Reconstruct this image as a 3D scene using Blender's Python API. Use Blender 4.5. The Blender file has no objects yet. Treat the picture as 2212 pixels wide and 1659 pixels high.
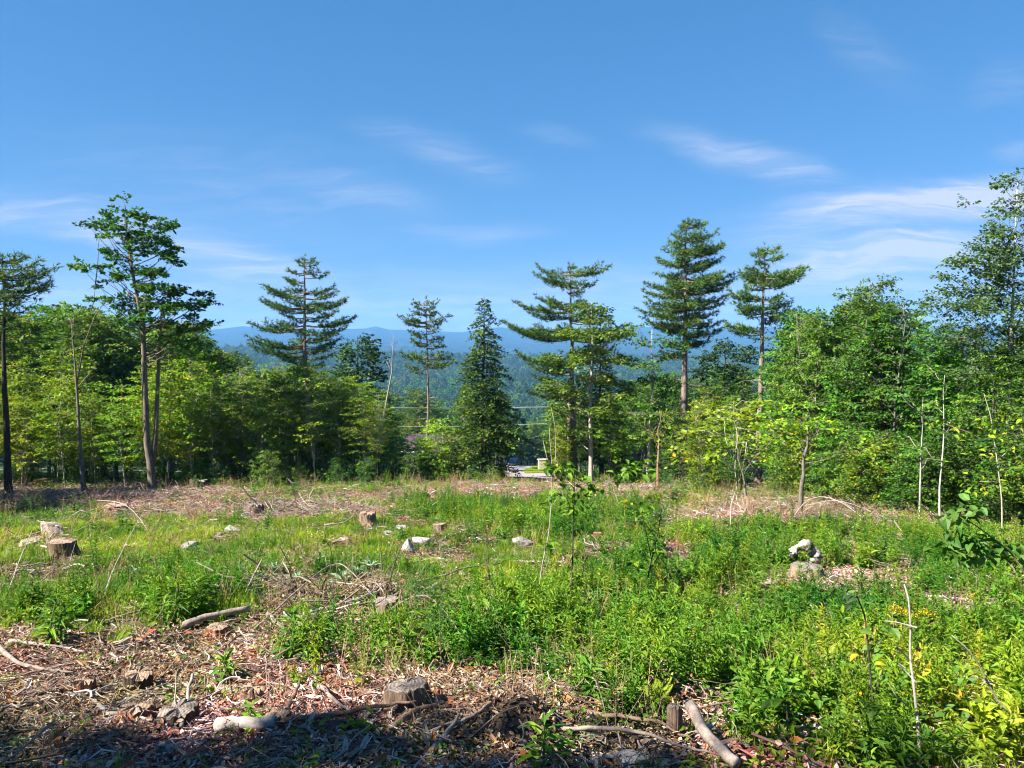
import bpy, math, random
import numpy as np
from mathutils import Vector
R = math.radians
S = bpy.context.scene
COL = S.collection

# ------------------------------------------------------------------ camera
PITCH = R(3.0)
CAMZ = 2.5
cd = bpy.data.cameras.new('camera')
cd.sensor_width = 36.0
cd.lens = 27.2
cd.clip_start = 0.05
cd.clip_end = 30000
cam = bpy.data.objects.new('camera', cd)
COL.objects.link(cam)
cam.location = (0, 0, CAMZ)
cam.rotation_euler = (R(90) - PITCH, 0, 0)
S.camera = cam

# ------------------------------------------------------------------ sun, sky, exposure
SUN_EL = R(43)
SUN_AZ = math.atan2(-0.95, -0.42)          # direction towards the sun, from +Y clockwise
tosun = Vector((math.sin(SUN_AZ) * math.cos(SUN_EL), math.cos(SUN_AZ) * math.cos(SUN_EL), math.sin(SUN_EL)))
sl = bpy.data.lights.new('sun', 'SUN')
sl.energy = 5.0
sl.angle = R(0.53)
sl.color = (1.0, 0.94, 0.83)
so = bpy.data.objects.new('sun', sl)
so.rotation_euler = tosun.to_track_quat('Z', 'Y').to_euler()
so.location = tosun * 50
COL.objects.link(so)
S.view_settings.view_transform = 'Standard'
S.view_settings.look = 'None'
S.view_settings.exposure = 1.92
S.view_settings.gamma = 1.0
S.view_settings.use_curve_mapping = False
S.cycles.max_bounces = 6
S.cycles.diffuse_bounces = 3
S.cycles.glossy_bounces = 1
S.cycles.transmission_bounces = 4
S.cycles.volume_bounces = 0
S.cycles.transparent_max_bounces = 4
S.cycles.use_adaptive_sampling = True
S.cycles.adaptive_threshold = 0.02
S.cycles.caustics_reflective = False
S.cycles.caustics_refractive = False
S.cycles.use_denoising = True
S.cycles.filter_width = 1.1


def nd(nt, t, **kw):
    n = nt.nodes.new(t)
    for k, v in kw.items():
        if k == 'i':
            for a, b in v.items():
                n.inputs[a].default_value = b
        else:
            setattr(n, k, v)
    return n


def build_world():
    w = bpy.data.worlds.new('World')
    S.world = w
    w.use_nodes = True
    nt = w.node_tree
    nt.nodes.clear()
    L = nt.links.new
    out = nd(nt, 'ShaderNodeOutputWorld')
    bg = nd(nt, 'ShaderNodeBackground')
    bg.inputs['Strength'].default_value = 0.070
    sky = nd(nt, 'ShaderNodeTexSky', sky_type='NISHITA', sun_disc=False, sun_elevation=SUN_EL, sun_rotation=SUN_AZ,
             altitude=300, air_density=1.0, dust_density=0.35, ozone_density=2.2)
    hs = nd(nt, 'ShaderNodeHueSaturation', i={'Hue': 0.503, 'Saturation': 1.12, 'Value': 1.0})
    L(sky.outputs[0], hs.inputs['Color'])
    ss_ = nd(nt, 'ShaderNodeSeparateColor'); cb_ = nd(nt, 'ShaderNodeCombineColor')
    L(hs.outputs[0], ss_.inputs[0])
    for ch, (k_, g_) in enumerate(((0.2625, 0.858), (0.685, 0.562), (1.106, 0.55))):
        pw = nd(nt, 'ShaderNodeMath', operation='POWER', i={1: g_})
        ml = nd(nt, 'ShaderNodeMath', operation='MULTIPLY', i={1: k_})
        L(ss_.outputs[ch], pw.inputs[0]); L(pw.outputs[0], ml.inputs[0]); L(ml.outputs[0], cb_.inputs[ch])
    # thin cirrus: streaky noise over the sky plane, thickened in a few bands, plus a painted veil of horizon haze
    tc = nd(nt, 'ShaderNodeTexCoord')
    sep = nd(nt, 'ShaderNodeSeparateXYZ')
    L(tc.outputs['Generated'], sep.inputs[0])
    ay = nd(nt, 'ShaderNodeMath', operation='ABSOLUTE')
    L(sep.outputs['Y'], ay.inputs[0])
    my = nd(nt, 'ShaderNodeMath', operation='MAXIMUM', i={1: 0.08})
    L(ay.outputs[0], my.inputs[0])
    u = nd(nt, 'ShaderNodeMath', operation='DIVIDE')
    L(sep.outputs['X'], u.inputs[0]); L(my.outputs[0], u.inputs[1])
    v = nd(nt, 'ShaderNodeMath', operation='DIVIDE')
    L(sep.outputs['Z'], v.inputs[0]); L(my.outputs[0], v.inputs[1])
    uv = nd(nt, 'ShaderNodeCombineXYZ')
    L(u.outputs[0], uv.inputs[0]); L(v.outputs[0], uv.inputs[1])
    # warp
    wn = nd(nt, 'ShaderNodeTexNoise', i={'Scale': 3.5, 'Detail': 6.0})
    L(uv.outputs[0], wn.inputs['Vector'])
    wsub = nd(nt, 'ShaderNodeVectorMath', operation='SUBTRACT', i={1: (0.5, 0.5, 0.5)})
    L(wn.outputs['Color'], wsub.inputs[0])
    wsc = nd(nt, 'ShaderNodeVectorMath', operation='SCALE')
    wsc.inputs['Scale'].default_value = 0.085
    L(wsub.outputs[0], wsc.inputs[0])
    wuv = nd(nt, 'ShaderNodeVectorMath', operation='ADD')
    L(uv.outputs[0], wuv.inputs[0]); L(wsc.outputs[0], wuv.inputs[1])

    def px(x, y):
        return ((x - 1106) / 1671.0, (743 - y) / 1671.0)
    streaks = [  # centre, half length, half thickness, slope (deg), amount
        (1106, 735, 4000, 170, 0, 0.50), (1990, 440, 400, 52, 8, 0.80), (2220, 415, 260, 60, 8, 0.6), (1960, 555, 420, 58, 6, 0.78), (1850, 500, 420, 110, 3, 0.22),  # the first, widest entry is horizon haze painted into the sky
        (1590, 345, 240, 44, -13, 0.32), (1700, 378, 110, 36, -14, 0.18), (350, 520, 480, 66, -13, 0.40), (120, 480, 300, 50, -8, 0.22), (560, 550, 240, 44, -14, 0.18),
        (960, 340, 230, 46, -14, 0.18), (780, 425, 200, 42, -12, 0.15), (1050, 503, 200, 30, 2, 0.16), (1210, 312, 100, 24, -8, 0.14),
        (2185, 330, 70, 26, 10, 0.22), (1850, 130, 170, 70, -30, 0.09), (2150, 190, 110, 60, 10, 0.09), (500, 420, 600, 160, -8, 0.10),
        (300, 640, 600, 80, 0, 0.16), (1400, 610, 700, 80, 5, 0.12), (1900, 630, 380, 60, 4, 0.2)]
    tot = None
    for (cx, cy, hl, ht, ang, amt) in streaks:
        a = R(ang); c = px(cx, cy)
        sub = nd(nt, 'ShaderNodeVectorMath', operation='SUBTRACT', i={1: (c[0], c[1], 0)})
        L(wuv.outputs[0], sub.inputs[0])
        rot = nd(nt, 'ShaderNodeVectorRotate', rotation_type='Z_AXIS')
        rot.inputs['Angle'].default_value = -a
        L(sub.outputs[0], rot.inputs['Vector'])
        sc = nd(nt, 'ShaderNodeVectorMath', operation='MULTIPLY', i={1: (1671.0 / hl, 1671.0 / ht, 0)})
        L(rot.outputs[0], sc.inputs[0])
        ln = nd(nt, 'ShaderNodeVectorMath', operation='LENGTH')
        L(sc.outputs[0], ln.inputs[0])
        mr = nd(nt, 'ShaderNodeMapRange', interpolation_type='SMOOTHERSTEP', i={'From Min': 1.25, 'From Max': 0.0, 'To Min': 0.0, 'To Max': amt})
        L(ln.outputs['Value'], mr.inputs['Value'])
        if tot is None:
            tot = mr.outputs[0]
        else:
            ad = nd(nt, 'ShaderNodeMath', operation='ADD')
            L(tot, ad.inputs[0]); L(mr.outputs[0], ad.inputs[1])
            tot = ad.outputs[0]
    # fibrous texture
    mp = nd(nt, 'ShaderNodeMapping')
    mp.inputs['Rotation'].default_value = (0, 0, R(4))
    mp.inputs['Scale'].default_value = (3.2, 30.0, 1)
    L(wuv.outputs[0], mp.inputs['Vector'])
    fn = nd(nt, 'ShaderNodeTexNoise', i={'Scale': 2.2, 'Detail': 9.0, 'Roughness': 0.62, 'Distortion': 0.7})
    L(mp.outputs[0], fn.inputs['Vector'])
    fr = nd(nt, 'ShaderNodeMapRange', interpolation_type='SMOOTHSTEP', i={'From Min': 0.36, 'From Max': 0.74, 'To Min': 0.55, 'To Max': 2.0})
    L(fn.outputs['Fac'], fr.inputs['Value'])
    cir = nd(nt, 'ShaderNodeMath', operation='MULTIPLY')
    L(tot, cir.inputs[0]); L(fr.outputs[0], cir.inputs[1])
    # small cumulus low over the hills
    cum = None
    for (cx, cy, hl, ht) in [(165, 652, 62, 24), (500, 688, 34, 11), (542, 690, 26, 12), (250, 668, 60, 14), (600, 694, 40, 8)]:
        c = px(cx, cy)
        sub = nd(nt, 'ShaderNodeVectorMath', operation='SUBTRACT', i={1: (c[0], c[1], 0)})
        L(uv.outputs[0], sub.inputs[0])
        sc = nd(nt, 'ShaderNodeVectorMath', operation='MULTIPLY', i={1: (1671.0 / hl, 1671.0 / ht, 0)})
        L(sub.outputs[0], sc.inputs[0])
        ln = nd(nt, 'ShaderNodeVectorMath', operation='LENGTH')
        L(sc.outputs[0], ln.inputs[0])
        mr = nd(nt, 'ShaderNodeMapRange', i={'From Min': 1.2, 'From Max': 0.0, 'To Min': 0.0, 'To Max': 1.0})
        L(ln.outputs['Value'], mr.inputs['Value'])
        if cum is None:
            cum = mr.outputs[0]
        else:
            ad = nd(nt, 'ShaderNodeMath', operation='MAXIMUM')
            L(cum, ad.inputs[0]); L(mr.outputs[0], ad.inputs[1])
            cum = ad.outputs[0]
    cn = nd(nt, 'ShaderNodeTexNoise', i={'Scale': 42.0, 'Detail': 5.0, 'Roughness': 0.55})
    L(uv.outputs[0], cn.inputs['Vector'])
    ca = nd(nt, 'ShaderNodeMath', operation='MULTIPLY_ADD', i={1: 1.6, 2: -0.85})
    L(cn.outputs['Fac'], ca.inputs[0])
    cb = nd(nt, 'ShaderNodeMath', operation='ADD')
    L(cum, cb.inputs[0]); L(ca.outputs[0], cb.inputs[1])
    cc = nd(nt, 'ShaderNodeMapRange', interpolation_type='SMOOTHSTEP', i={'From Min': 0.38, 'From Max': 0.75, 'To Min': 0.0, 'To Max': 0.62})
    L(cb.outputs[0], cc.inputs['Value'])
    al = nd(nt, 'ShaderNodeMath', operation='MAXIMUM')
    L(cir.outputs[0], al.inputs[0]); L(cc.outputs[0], al.inputs[1])
    cl = nd(nt, 'ShaderNodeClamp')
    L(al.outputs[0], cl.inputs[0])
    mix = nd(nt, 'ShaderNodeMix', data_type='RGBA')
    mix.inputs['B'].default_value = (2.7, 2.9, 3.5, 1)
    L(cl.outputs[0], mix.inputs['Factor'])
    L(cb_.outputs[0], mix.inputs['A'])
    L(mix.outputs['Result'], bg.inputs['Color'])
    L(bg.outputs[0], out.inputs['Surface'])


build_world()


# ------------------------------------------------------------------ helpers
def fade(t):
    return t * t * (3 - 2 * t)


def vnoise(x, y, seed=0):
    x = np.asarray(x, float); y = np.asarray(y, float)
    xi = np.floor(x).astype(np.int64); yi = np.floor(y).astype(np.int64)
    fx = fade(x - xi); fy = fade(y - yi)

    def hsh(a, b):
        n = (a * 374761393 + b * 668265263 + seed * 974634541) & 0x7fffffff
        n = ((n ^ (n >> 13)) * 1274126177) & 0x7fffffff
        n = n ^ (n >> 16)
        return (n & 0xffff) / 65535.0
    a = hsh(xi, yi); b = hsh(xi + 1, yi); c = hsh(xi, yi + 1); d = hsh(xi + 1, yi + 1)
    return (a * (1 - fx) + b * fx) * (1 - fy) + (c * (1 - fx) + d * fx) * fy


def fbm(x, y, seed=0, octv=4, gain=0.5):
    s = 0.0; a = 1.0; t = 0.0
    for i in range(octv):
        s = s + a * (vnoise(x * 2 ** i + 17.3 * i, y * 2 ** i - 9.1 * i, seed + i) - 0.5)
        t += a; a *= gain
    return s / t * 2


def sst(a, b, x):
    t = np.clip((np.asarray(x, float) - a) / (b - a), 0, 1)
    return t * t * (3 - 2 * t)


def H(x, y):
    """height of the ground"""
    x = np.asarray(x, float); y = np.asarray(y, float)
    yc = np.clip(y, 0, 50)
    z = -0.1335 * yc
    z = z - 0.152 * (np.clip(y, 50, 260) - 50)
    z = z - 42.0 * (1 - np.exp(-np.clip(y - 260, 0, None) / 300.0))
    z = z + 0.9 * (1 - sst(-1, 3.5, y)) + 0.05 * np.clip(-y, 0, 200)
    near = 1 - sst(120, 400, np.hypot(x, y))
    z = z + near * (0.30 * fbm(x / 6.0, y / 6.0, 3, 3) + 0.10 * fbm(x / 1.3, y / 1.3, 8, 3)) * sst(-3, 6, y)
    r = np.hypot(x, y)
    far = sst(350, 1500, r)
    z = z + far * (16 * fbm(x / 420.0, y / 420.0, 21, 4))
    # low wooded ridge across the valley, higher on its west part
    rid = np.exp(-((y - 2150 - 0.1 * x) / 520.0) ** 2) * np.clip(y / 900.0, 0, 1)
    z = z + rid * (22 + 34 * np.exp(-((x + 900) / 520.0) ** 2))
    return z


CP, SP = math.cos(PITCH), math.sin(PITCH)


def proj(x, y, z):
    dz = z - CAMZ
    dep = y * CP - dz * SP
    up = y * SP + dz * CP
    dep = np.maximum(dep, 0.01)
    return 1106 + 1671 * x / dep, 829.5 - 1671 * up / dep


def at(px, py):
    """ground point seen at a place of the photograph (measured on a 2212 px wide copy)"""
    a = (px - 1106) / 1671.0; b = (829.5 - py) / 1671.0
    d = np.array([a, CP + b * SP, -SP + b * CP])
    t = 3.0
    for i in range(4000):
        p = d * t
        if CAMZ + p[2] <= float(H(p[0], p[1])):
            break
        t += 0.02 + t * 0.004
    lo, hi = t - (0.03 + t * 0.005), t
    for i in range(14):
        m = (lo + hi) / 2
        p = d * m
        if CAMZ + p[2] <= float(H(p[0], p[1])):
            hi = m
        else:
            lo = m
    p = d * hi
    return np.array([p[0], p[1], float(H(p[0], p[1]))])


def col_at(px, y):
    """ground point at distance y below column px"""
    z = float(H(0, y))
    for i in range(3):
        dep = y * CP - (z - CAMZ) * SP
        x = (px - 1106) / 1671.0 * dep
        z = float(H(x, y))
    return np.array([x, y, z])


def z_of(py, y):
    """height seen at row py at distance y"""
    b = (829.5 - py) / 1671.0
    # up/dep = b
    return CAMZ + y * (b * CP - SP) / (CP + b * SP)


class Buf:
    def __init__(s):
        s.V = []; s.Q = []; s.T = []; s.qa = []; s.ta = []; s.qm = []; s.tm = []; s.qs = []; s.ts = []; s.n = 0

    def add(s, V, Q=None, T=None, attr=0.5, mat=0, smooth=False):
        V = np.asarray(V, np.float32).reshape(-1, 3)
        for F, FL, AL, ML, SL, k in ((Q, s.Q, s.qa, s.qm, s.qs, 4), (T, s.T, s.ta, s.tm, s.ts, 3)):
            if F is None or len(F) == 0:
                continue
            F = np.asarray(F, np.int64).reshape(-1, k)
            FL.append(F + s.n)
            a = np.asarray(attr, np.float32)
            AL.append(np.full(len(F), float(a), np.float32) if a.ndim == 0 else a.astype(np.float32))
            ML.append(np.full(len(F), mat, np.int32))
            SL.append(np.full(len(F), smooth, bool))
        s.V.append(V); s.n += len(V)

    def mesh(s, name, mats):
        me = bpy.data.meshes.new(name)
        V = np.concatenate(s.V) if s.V else np.zeros((0, 3), np.float32)
        Q = np.concatenate(s.Q) if s.Q else np.zeros((0, 4), np.int64)
        T = np.concatenate(s.T) if s.T else np.zeros((0, 3), np.int64)
        loops = np.concatenate([Q.ravel(), T.ravel()]).astype(np.int32)
        st = np.concatenate([np.arange(len(Q)) * 4, len(Q) * 4 + np.arange(len(T)) * 3]).astype(np.int32)
        me.vertices.add(len(V)); me.loops.add(len(loops)); me.polygons.add(len(st))
        me.vertices.foreach_set('co', V.ravel())
        me.loops.foreach_set('vertex_index', loops)
        me.polygons.foreach_set('loop_start', st)
        if len(st):
            me.polygons.foreach_set('material_index', np.concatenate(s.qm + s.tm))
            me.polygons.foreach_set('use_smooth', np.concatenate(s.qs + s.ts))
            at_ = me.attributes.new('v', 'FLOAT', 'FACE')
            at_.data.foreach_set('value', np.concatenate(s.qa + s.ta))
        for m in (mats if isinstance(mats, (list, tuple)) else [mats]):
            me.materials.append(m)
        me.update(calc_edges=True)
        return me


def tube(b, pts, rad, sides=6, mat=0, attr=0.5, cap=True, rough=0.0, rng=None):
    pts = np.asarray(pts, float); n = len(pts)
    rad = np.broadcast_to(np.asarray(rad, float), (n,))
    t = np.gradient(pts, axis=0)
    t /= np.linalg.norm(t, axis=1)[:, None] + 1e-9
    ref = np.array([0.0, 0, 1]) if abs(t[:, 2]).mean() < 0.8 else np.array([0.0, 1, 0])
    s = np.cross(t, ref); s /= np.linalg.norm(s, axis=1)[:, None] + 1e-9
    u = np.cross(s, t)
    a = np.arange(sides) / sides * 2 * math.pi
    ring = np.cos(a)[None, :, None] * s[:, None, :] + np.sin(a)[None, :, None] * u[:, None, :]
    rr = rad[:, None] * np.ones(sides)[None, :]
    if rough and rng is not None:
        rr = rr * (1 + rough * rng.normal(size=rr.shape))
    V = pts[:, None, :] + ring * rr[:, :, None]
    i = np.arange(n - 1)[:, None] * sides; j = np.arange(sides)[None, :]; k = (j + 1) % sides
    Q = np.stack([i + j, i + k, i + sides + k, i + sides + j], -1).reshape(-1, 4)
    V = V.reshape(-1, 3)
    T = None
    if cap:
        V = np.concatenate([V, pts[:1] , pts[-1:]])
        c0, c1 = n * sides, n * sides + 1
        jj = np.arange(sides); kk = (jj + 1) % sides
        T = np.concatenate([np.stack([np.full(sides, c0), kk, jj], -1), np.stack([np.full(sides, c1), (n - 1) * sides + jj, (n - 1) * sides + kk], -1)])
    b.add(V, Q, T, attr, mat, True)


def nrm(a):
    return a / (np.linalg.norm(a, axis=-1, keepdims=True) + 1e-9)


def leaves(b, P, D, N, L, W, attr, mat=0):
    """flat diamond leaves, one quad each"""
    D = nrm(D); Sd = nrm(np.cross(D, N)); L = np.broadcast_to(L, (len(P),))[:, None]; W = np.broadcast_to(W, (len(P),))[:, None]
    V = np.stack([P, P + D * L * 0.45 + Sd * W * 0.5, P + D * L, P + D * L * 0.45 - Sd * W * 0.5], 1)
    b.add(V.reshape(-1, 3), np.arange(len(P) * 4).reshape(-1, 4), None, attr, mat)


def folded(b, P, D, N, L, W, attr, mat=0, fold=0.25, droop=0.15):
    """leaves folded along the midrib, two quads each side of it"""
    D = nrm(D); Sd = nrm(np.cross(D, N)); U = np.cross(Sd, D)
    L = np.broadcast_to(L, (len(P),))[:, None]; W = np.broadcast_to(W, (len(P),))[:, None]
    up = U * W * fold
    V = np.stack([P, P + D * L * .33 + Sd * W * .46 + up, P + D * L * .7 + Sd * W * .34 + up - U * L * droop * .4, P + D * L - U * L * droop,
                  P + D * L * .7 - Sd * W * .34 + up - U * L * droop * .4, P + D * L * .33 - Sd * W * .46 + up, P + D * L * .5 - U * L * droop * .1], 1)
    base = np.arange(len(P))[:, None] * 7
    Q = np.concatenate([base + np.array([[0, 1, 2, 6]]), base + np.array([[6, 2, 3, 4]]), base + np.array([[0, 6, 4, 5]])])
    a = np.asarray(attr, np.float32)
    if a.ndim:
        a = np.concatenate([a, a, a])
    b.add(V.reshape(-1, 3), Q, None, a, mat)


def obj(name, me, parent=None, loc=None, rz=0.0, sc=None):
    o = bpy.data.objects.new(name, me)
    COL.objects.link(o)
    if parent is not None:
        o.parent = parent
    if loc is not None:
        o.location = loc
    if rz:
        o.rotation_euler = (0, 0, rz)
    if sc is not None:
        o.scale = (sc, sc, sc) if np.isscalar(sc) else sc
    return o


def tag(o, label, cat, group=None, kind=None):
    o['label'] = label; o['category'] = cat
    if group:
        o['group'] = group
    if kind:
        o['kind'] = kind
    return o


# ------------------------------------------------------------------ materials
def newmat(name):
    m = bpy.data.materials.new(name)
    m.use_nodes = True
    nt = m.node_tree
    nt.nodes.clear()
    out = nd(nt, 'ShaderNodeOutputMaterial')
    return m, nt, out


def ramp(nt, fac, stops):
    r = nd(nt, 'ShaderNodeValToRGB')
    e = r.color_ramp.elements
    while len(e) < len(stops):
        e.new(0.5)
    for i, (p, c) in enumerate(stops):
        e[i].position = p
        e[i].color = (c[0], c[1], c[2], 1)
    nt.links.new(fac, r.inputs[0])
    return r.outputs[0]


def leafmat(name, stops, trans=0.35, hue=0.02, val=0.25, gloss=0.05, tcol=(1.25, 1.35, 0.55)):
    """leaf colour varies leaf by leaf (face attribute) and plant by plant (object random)"""
    m, nt, out = newmat(name)
    L = nt.links.new
    at_ = nd(nt, 'ShaderNodeAttribute', attribute_name='v')
    c = ramp(nt, at_.outputs['Fac'], stops)
    oi = nd(nt, 'ShaderNodeObjectInfo')
    hs = nd(nt, 'ShaderNodeHueSaturation')
    L(c, hs.inputs['Color'])
    m1 = nd(nt, 'ShaderNodeMath', operation='MULTIPLY_ADD', i={1: hue, 2: 0.5 - hue / 2})
    L(oi.outputs['Random'], m1.inputs[0]); L(m1.outputs[0], hs.inputs['Hue'])
    wn = nd(nt, 'ShaderNodeTexWhiteNoise', noise_dimensions='1D')
    L(oi.outputs['Random'], wn.inputs['W'])
    m2 = nd(nt, 'ShaderNodeMath', operation='MULTIPLY_ADD', i={1: val, 2: 1 - val / 2})
    L(wn.outputs['Value'], m2.inputs[0]); L(m2.outputs[0], hs.inputs['Value'])
    tn = nd(nt, 'ShaderNodeAttribute', attribute_name='tone', attribute_type='INSTANCER')
    th = nd(nt, 'ShaderNodeMath', operation='MULTIPLY_ADD', i={1: -0.042, 2: 0.5})
    tv = nd(nt, 'ShaderNodeMath', operation='MULTIPLY_ADD', i={1: 0.38, 2: 1.0})
    L(tn.outputs['Fac'], th.inputs[0]); L(tn.outputs['Fac'], tv.inputs[0])
    h2 = nd(nt, 'ShaderNodeHueSaturation')
    L(hs.outputs[0], h2.inputs['Color']); L(th.outputs[0], h2.inputs['Hue']); L(tv.outputs[0], h2.inputs['Value'])
    hs = h2
    df = nd(nt, 'ShaderNodeBsdfDiffuse')
    L(hs.outputs[0], df.inputs['Color'])
    tr = nd(nt, 'ShaderNodeBsdfTranslucent')
    tm = nd(nt, 'ShaderNodeVectorMath', operation='MULTIPLY', i={1: tcol})
    L(hs.outputs[0], tm.inputs[0]); L(tm.outputs[0], tr.inputs['Color'])
    mx = nd(nt, 'ShaderNodeMixShader')
    mx.inputs[0].default_value = trans
    L(df.outputs[0], mx.inputs[1]); L(tr.outputs[0], mx.inputs[2])
    gl = nd(nt, 'ShaderNodeBsdfGlossy', i={'Roughness': 0.6})
    gl.inputs['Color'].default_value = (0.9, 0.95, 0.9, 1)
    mg = nd(nt, 'ShaderNodeMixShader')
    mg.inputs[0].default_value = gloss * 0.35
    L(mx.outputs[0], mg.inputs[1]); L(gl.outputs[0], mg.inputs[2])
    L(mg.outputs[0], out.inputs['Surface'])
    return m


def barkmat(name, a, b, c=None, scale=(14, 14, 3), rough=0.9, bump=0.6, spots=None, detail=6):
    m, nt, out = newmat(name)
    L = nt.links.new
    tc = nd(nt, 'ShaderNodeTexCoord')
    mp = nd(nt, 'ShaderNodeMapping')
    mp.inputs['Scale'].default_value = scale
    L(tc.outputs['Object'], mp.inputs['Vector'])
    n = nd(nt, 'ShaderNodeTexNoise', i={'Scale': 1.0, 'Detail': detail, 'Roughness': 0.65, 'Distortion': 0.6})
    L(mp.outputs[0], n.inputs['Vector'])
    st = [(0.3, a), (0.68, b)]
    if c:
        st.append((0.8, c))
    col = ramp(nt, n.outputs['Fac'], st)
    if spots:
        n2 = nd(nt, 'ShaderNodeTexNoise', i={'Scale': spots[1], 'Detail': 3.0})
        L(tc.outputs['Object'], n2.inputs['Vector'])
        mr = nd(nt, 'ShaderNodeMapRange', i={'From Min': spots[2], 'From Max': spots[2] + 0.08})
        L(n2.outputs['Fac'], mr.inputs['Value'])
        mx = nd(nt, 'ShaderNodeMix', data_type='RGBA')
        mx.inputs['B'].default_value = (*spots[0], 1)
        L(mr.outputs[0], mx.inputs['Factor']); L(col, mx.inputs['A'])
        col = mx.outputs['Result']
    oi = nd(nt, 'ShaderNodeObjectInfo')
    mv = nd(nt, 'ShaderNodeMath', operation='MULTIPLY_ADD', i={1: 0.4, 2: 0.8})
    L(oi.outputs['Random'], mv.inputs[0])
    hs = nd(nt, 'ShaderNodeHueSaturation')
    L(col, hs.inputs['Color']); L(mv.outputs[0], hs.inputs['Value'])
    bp = nd(nt, 'ShaderNodeBump', i={'Strength': bump, 'Distance': 0.03})
    L(n.outputs['Fac'], bp.inputs['Height'])
    p = nd(nt, 'ShaderNodeBsdfPrincipled', i={'Roughness': rough})
    p.inputs['Specular IOR Level'].default_value = 0.2
    L(hs.outputs[0], p.inputs['Base Color']); L(bp.outputs[0], p.inputs['Normal'])
    L(p.outputs[0], out.inputs['Surface'])
    return m


def plain(name, c, rough=0.6, metal=0.0, noise=0.0, scale=8.0, spec=0.4):
    m, nt, out = newmat(name)
    L = nt.links.new
    p = nd(nt, 'ShaderNodeBsdfPrincipled', i={'Roughness': rough, 'Metallic': metal})
    p.inputs['Specular IOR Level'].default_value = spec
    tc = nd(nt, 'ShaderNodeTexCoord')
    n = nd(nt, 'ShaderNodeTexNoise', i={'Scale': scale, 'Detail': 4.0})
    L(tc.outputs['Object'], n.inputs['Vector'])
    k = 1 - noise; j = 1 + noise
    col = ramp(nt, n.outputs['Fac'], [(0.3, tuple(x * k for x in c)), (0.7, tuple(x * j for x in c))])
    L(col, p.inputs['Base Color'])
    L(p.outputs[0], out.inputs['Surface'])
    return m


M = {}
LT = 0.26
M['maple_leaf'] = leafmat('maple_leaf', [(0.0, (0.030, 0.085, 0.006)), (0.6, (0.075, 0.165, 0.009)), (0.93, (0.135, 0.215, 0.010)), (1.0, (0.27, 0.19, 0.012))], LT, 0.055, 0.6)
M['sapling_leaf'] = leafmat('sapling_leaf', [(0.0, (0.065, 0.150, 0.007)), (0.5, (0.165, 0.265, 0.009)), (0.9, (0.260, 0.310, 0.010)), (1.0, (0.42, 0.26, 0.012))], 0.36, 0.055, 0.6)
M['beech_leaf'] = leafmat('beech_leaf', [(0.0, (0.028, 0.090, 0.007)), (0.6, (0.075, 0.180, 0.010)), (1.0, (0.150, 0.240, 0.011))], LT, 0.055, 0.6, 0.06)
M['dark_leaf'] = leafmat('dark_leaf', [(0.0, (0.016, 0.045, 0.014)), (1.0, (0.040, 0.085, 0.020))], 0.22, 0.02, 0.3, 0.06)
M['pine_needle'] = leafmat('pine_needle', [(0.0, (0.032, 0.080, 0.024)), (0.55, (0.080, 0.155, 0.026)), (1.0, (0.170, 0.225, 0.024))], 0.16, 0.02, 0.25, 0.03, (1.1, 1.2, 0.7))
M['hemlock_needle'] = leafmat('hemlock_needle', [(0.0, (0.022, 0.060, 0.016)), (0.6, (0.065, 0.125, 0.015)), (1.0, (0.190, 0.240, 0.013))], 0.2, 0.02, 0.25, 0.03)
M['far_leaf'] = leafmat('far_leaf', [(0.0, (0.026, 0.064, 0.016)), (1.0, (0.080, 0.155, 0.024))], 0.15, 0.03, 0.6, 0.0)  # darker than the near leaves: crown self-shadow is put into the colour
M['far_needle'] = leafmat('far_needle', [(0.0, (0.016, 0.042, 0.018)), (1.0, (0.045, 0.090, 0.026))], 0.1, 0.02, 0.5, 0.0)
M['birch_leaf'] = leafmat('birch_leaf', [(0.0, (0.035, 0.085, 0.020)), (1.0, (0.085, 0.155, 0.030))], 0.32, 0.02, 0.2, 0.08)
M['grass'] = leafmat('grass', [(0.0, (0.075, 0.155, 0.006)), (0.6, (0.150, 0.250, 0.008)), (0.92, (0.235, 0.300, 0.010)), (1.0, (0.36, 0.27, 0.10))], 0.36, 0.03, 0.4, 0.04)
M['weed'] = leafmat('weed', [(0.0, (0.036, 0.115, 0.006)), (0.6, (0.090, 0.205, 0.008)), (1.0, (0.180, 0.275, 0.010))], 0.34, 0.035, 0.4, 0.05)
M['herb'] = leafmat('herb', [(0.0, (0.055, 0.140, 0.008)), (1.0, (0.140, 0.245, 0.012))], 0.34, 0.03, 0.4, 0.05)
M['yellow_herb'] = leafmat('yellow_herb', [(0.0, (0.110, 0.180, 0.010)), (0.8, (0.210, 0.270, 0.014)), (1.0, (0.36, 0.30, 0.02))], 0.4, 0.03, 0.35, 0.04)
M['mullein'] = leafmat('mullein', [(0.0, (0.11, 0.19, 0.09)), (1.0, (0.20, 0.30, 0.16))], 0.15, 0.01, 0.2, 0.02, (1, 1, .8))
M['fern'] = leafmat('fern', [(0.0, (0.110, 0.200, 0.010)), (1.0, (0.210, 0.300, 0.015))], 0.45, 0.03, 0.3, 0.03)
M['big_leaf'] = leafmat('big_leaf', [(0.0, (0.040, 0.120, 0.014)), (1.0, (0.095, 0.200, 0.022))], 0.4, 0.02, 0.45, 0.07)
M['yellow_leaf'] = leafmat('yellow_leaf', [(0.0, (0.25, 0.27, 0.012)), (1.0, (0.42, 0.36, 0.015))], 0.45, 0.03, 0.3, 0.05)
M['goldenrod'] = leafmat('goldenrod', [(0.0, (0.40, 0.30, 0.015)), (1.0, (0.60, 0.45, 0.03))], 0.3, 0.01, 0.1, 0.0, (1, 1, 1))
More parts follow.
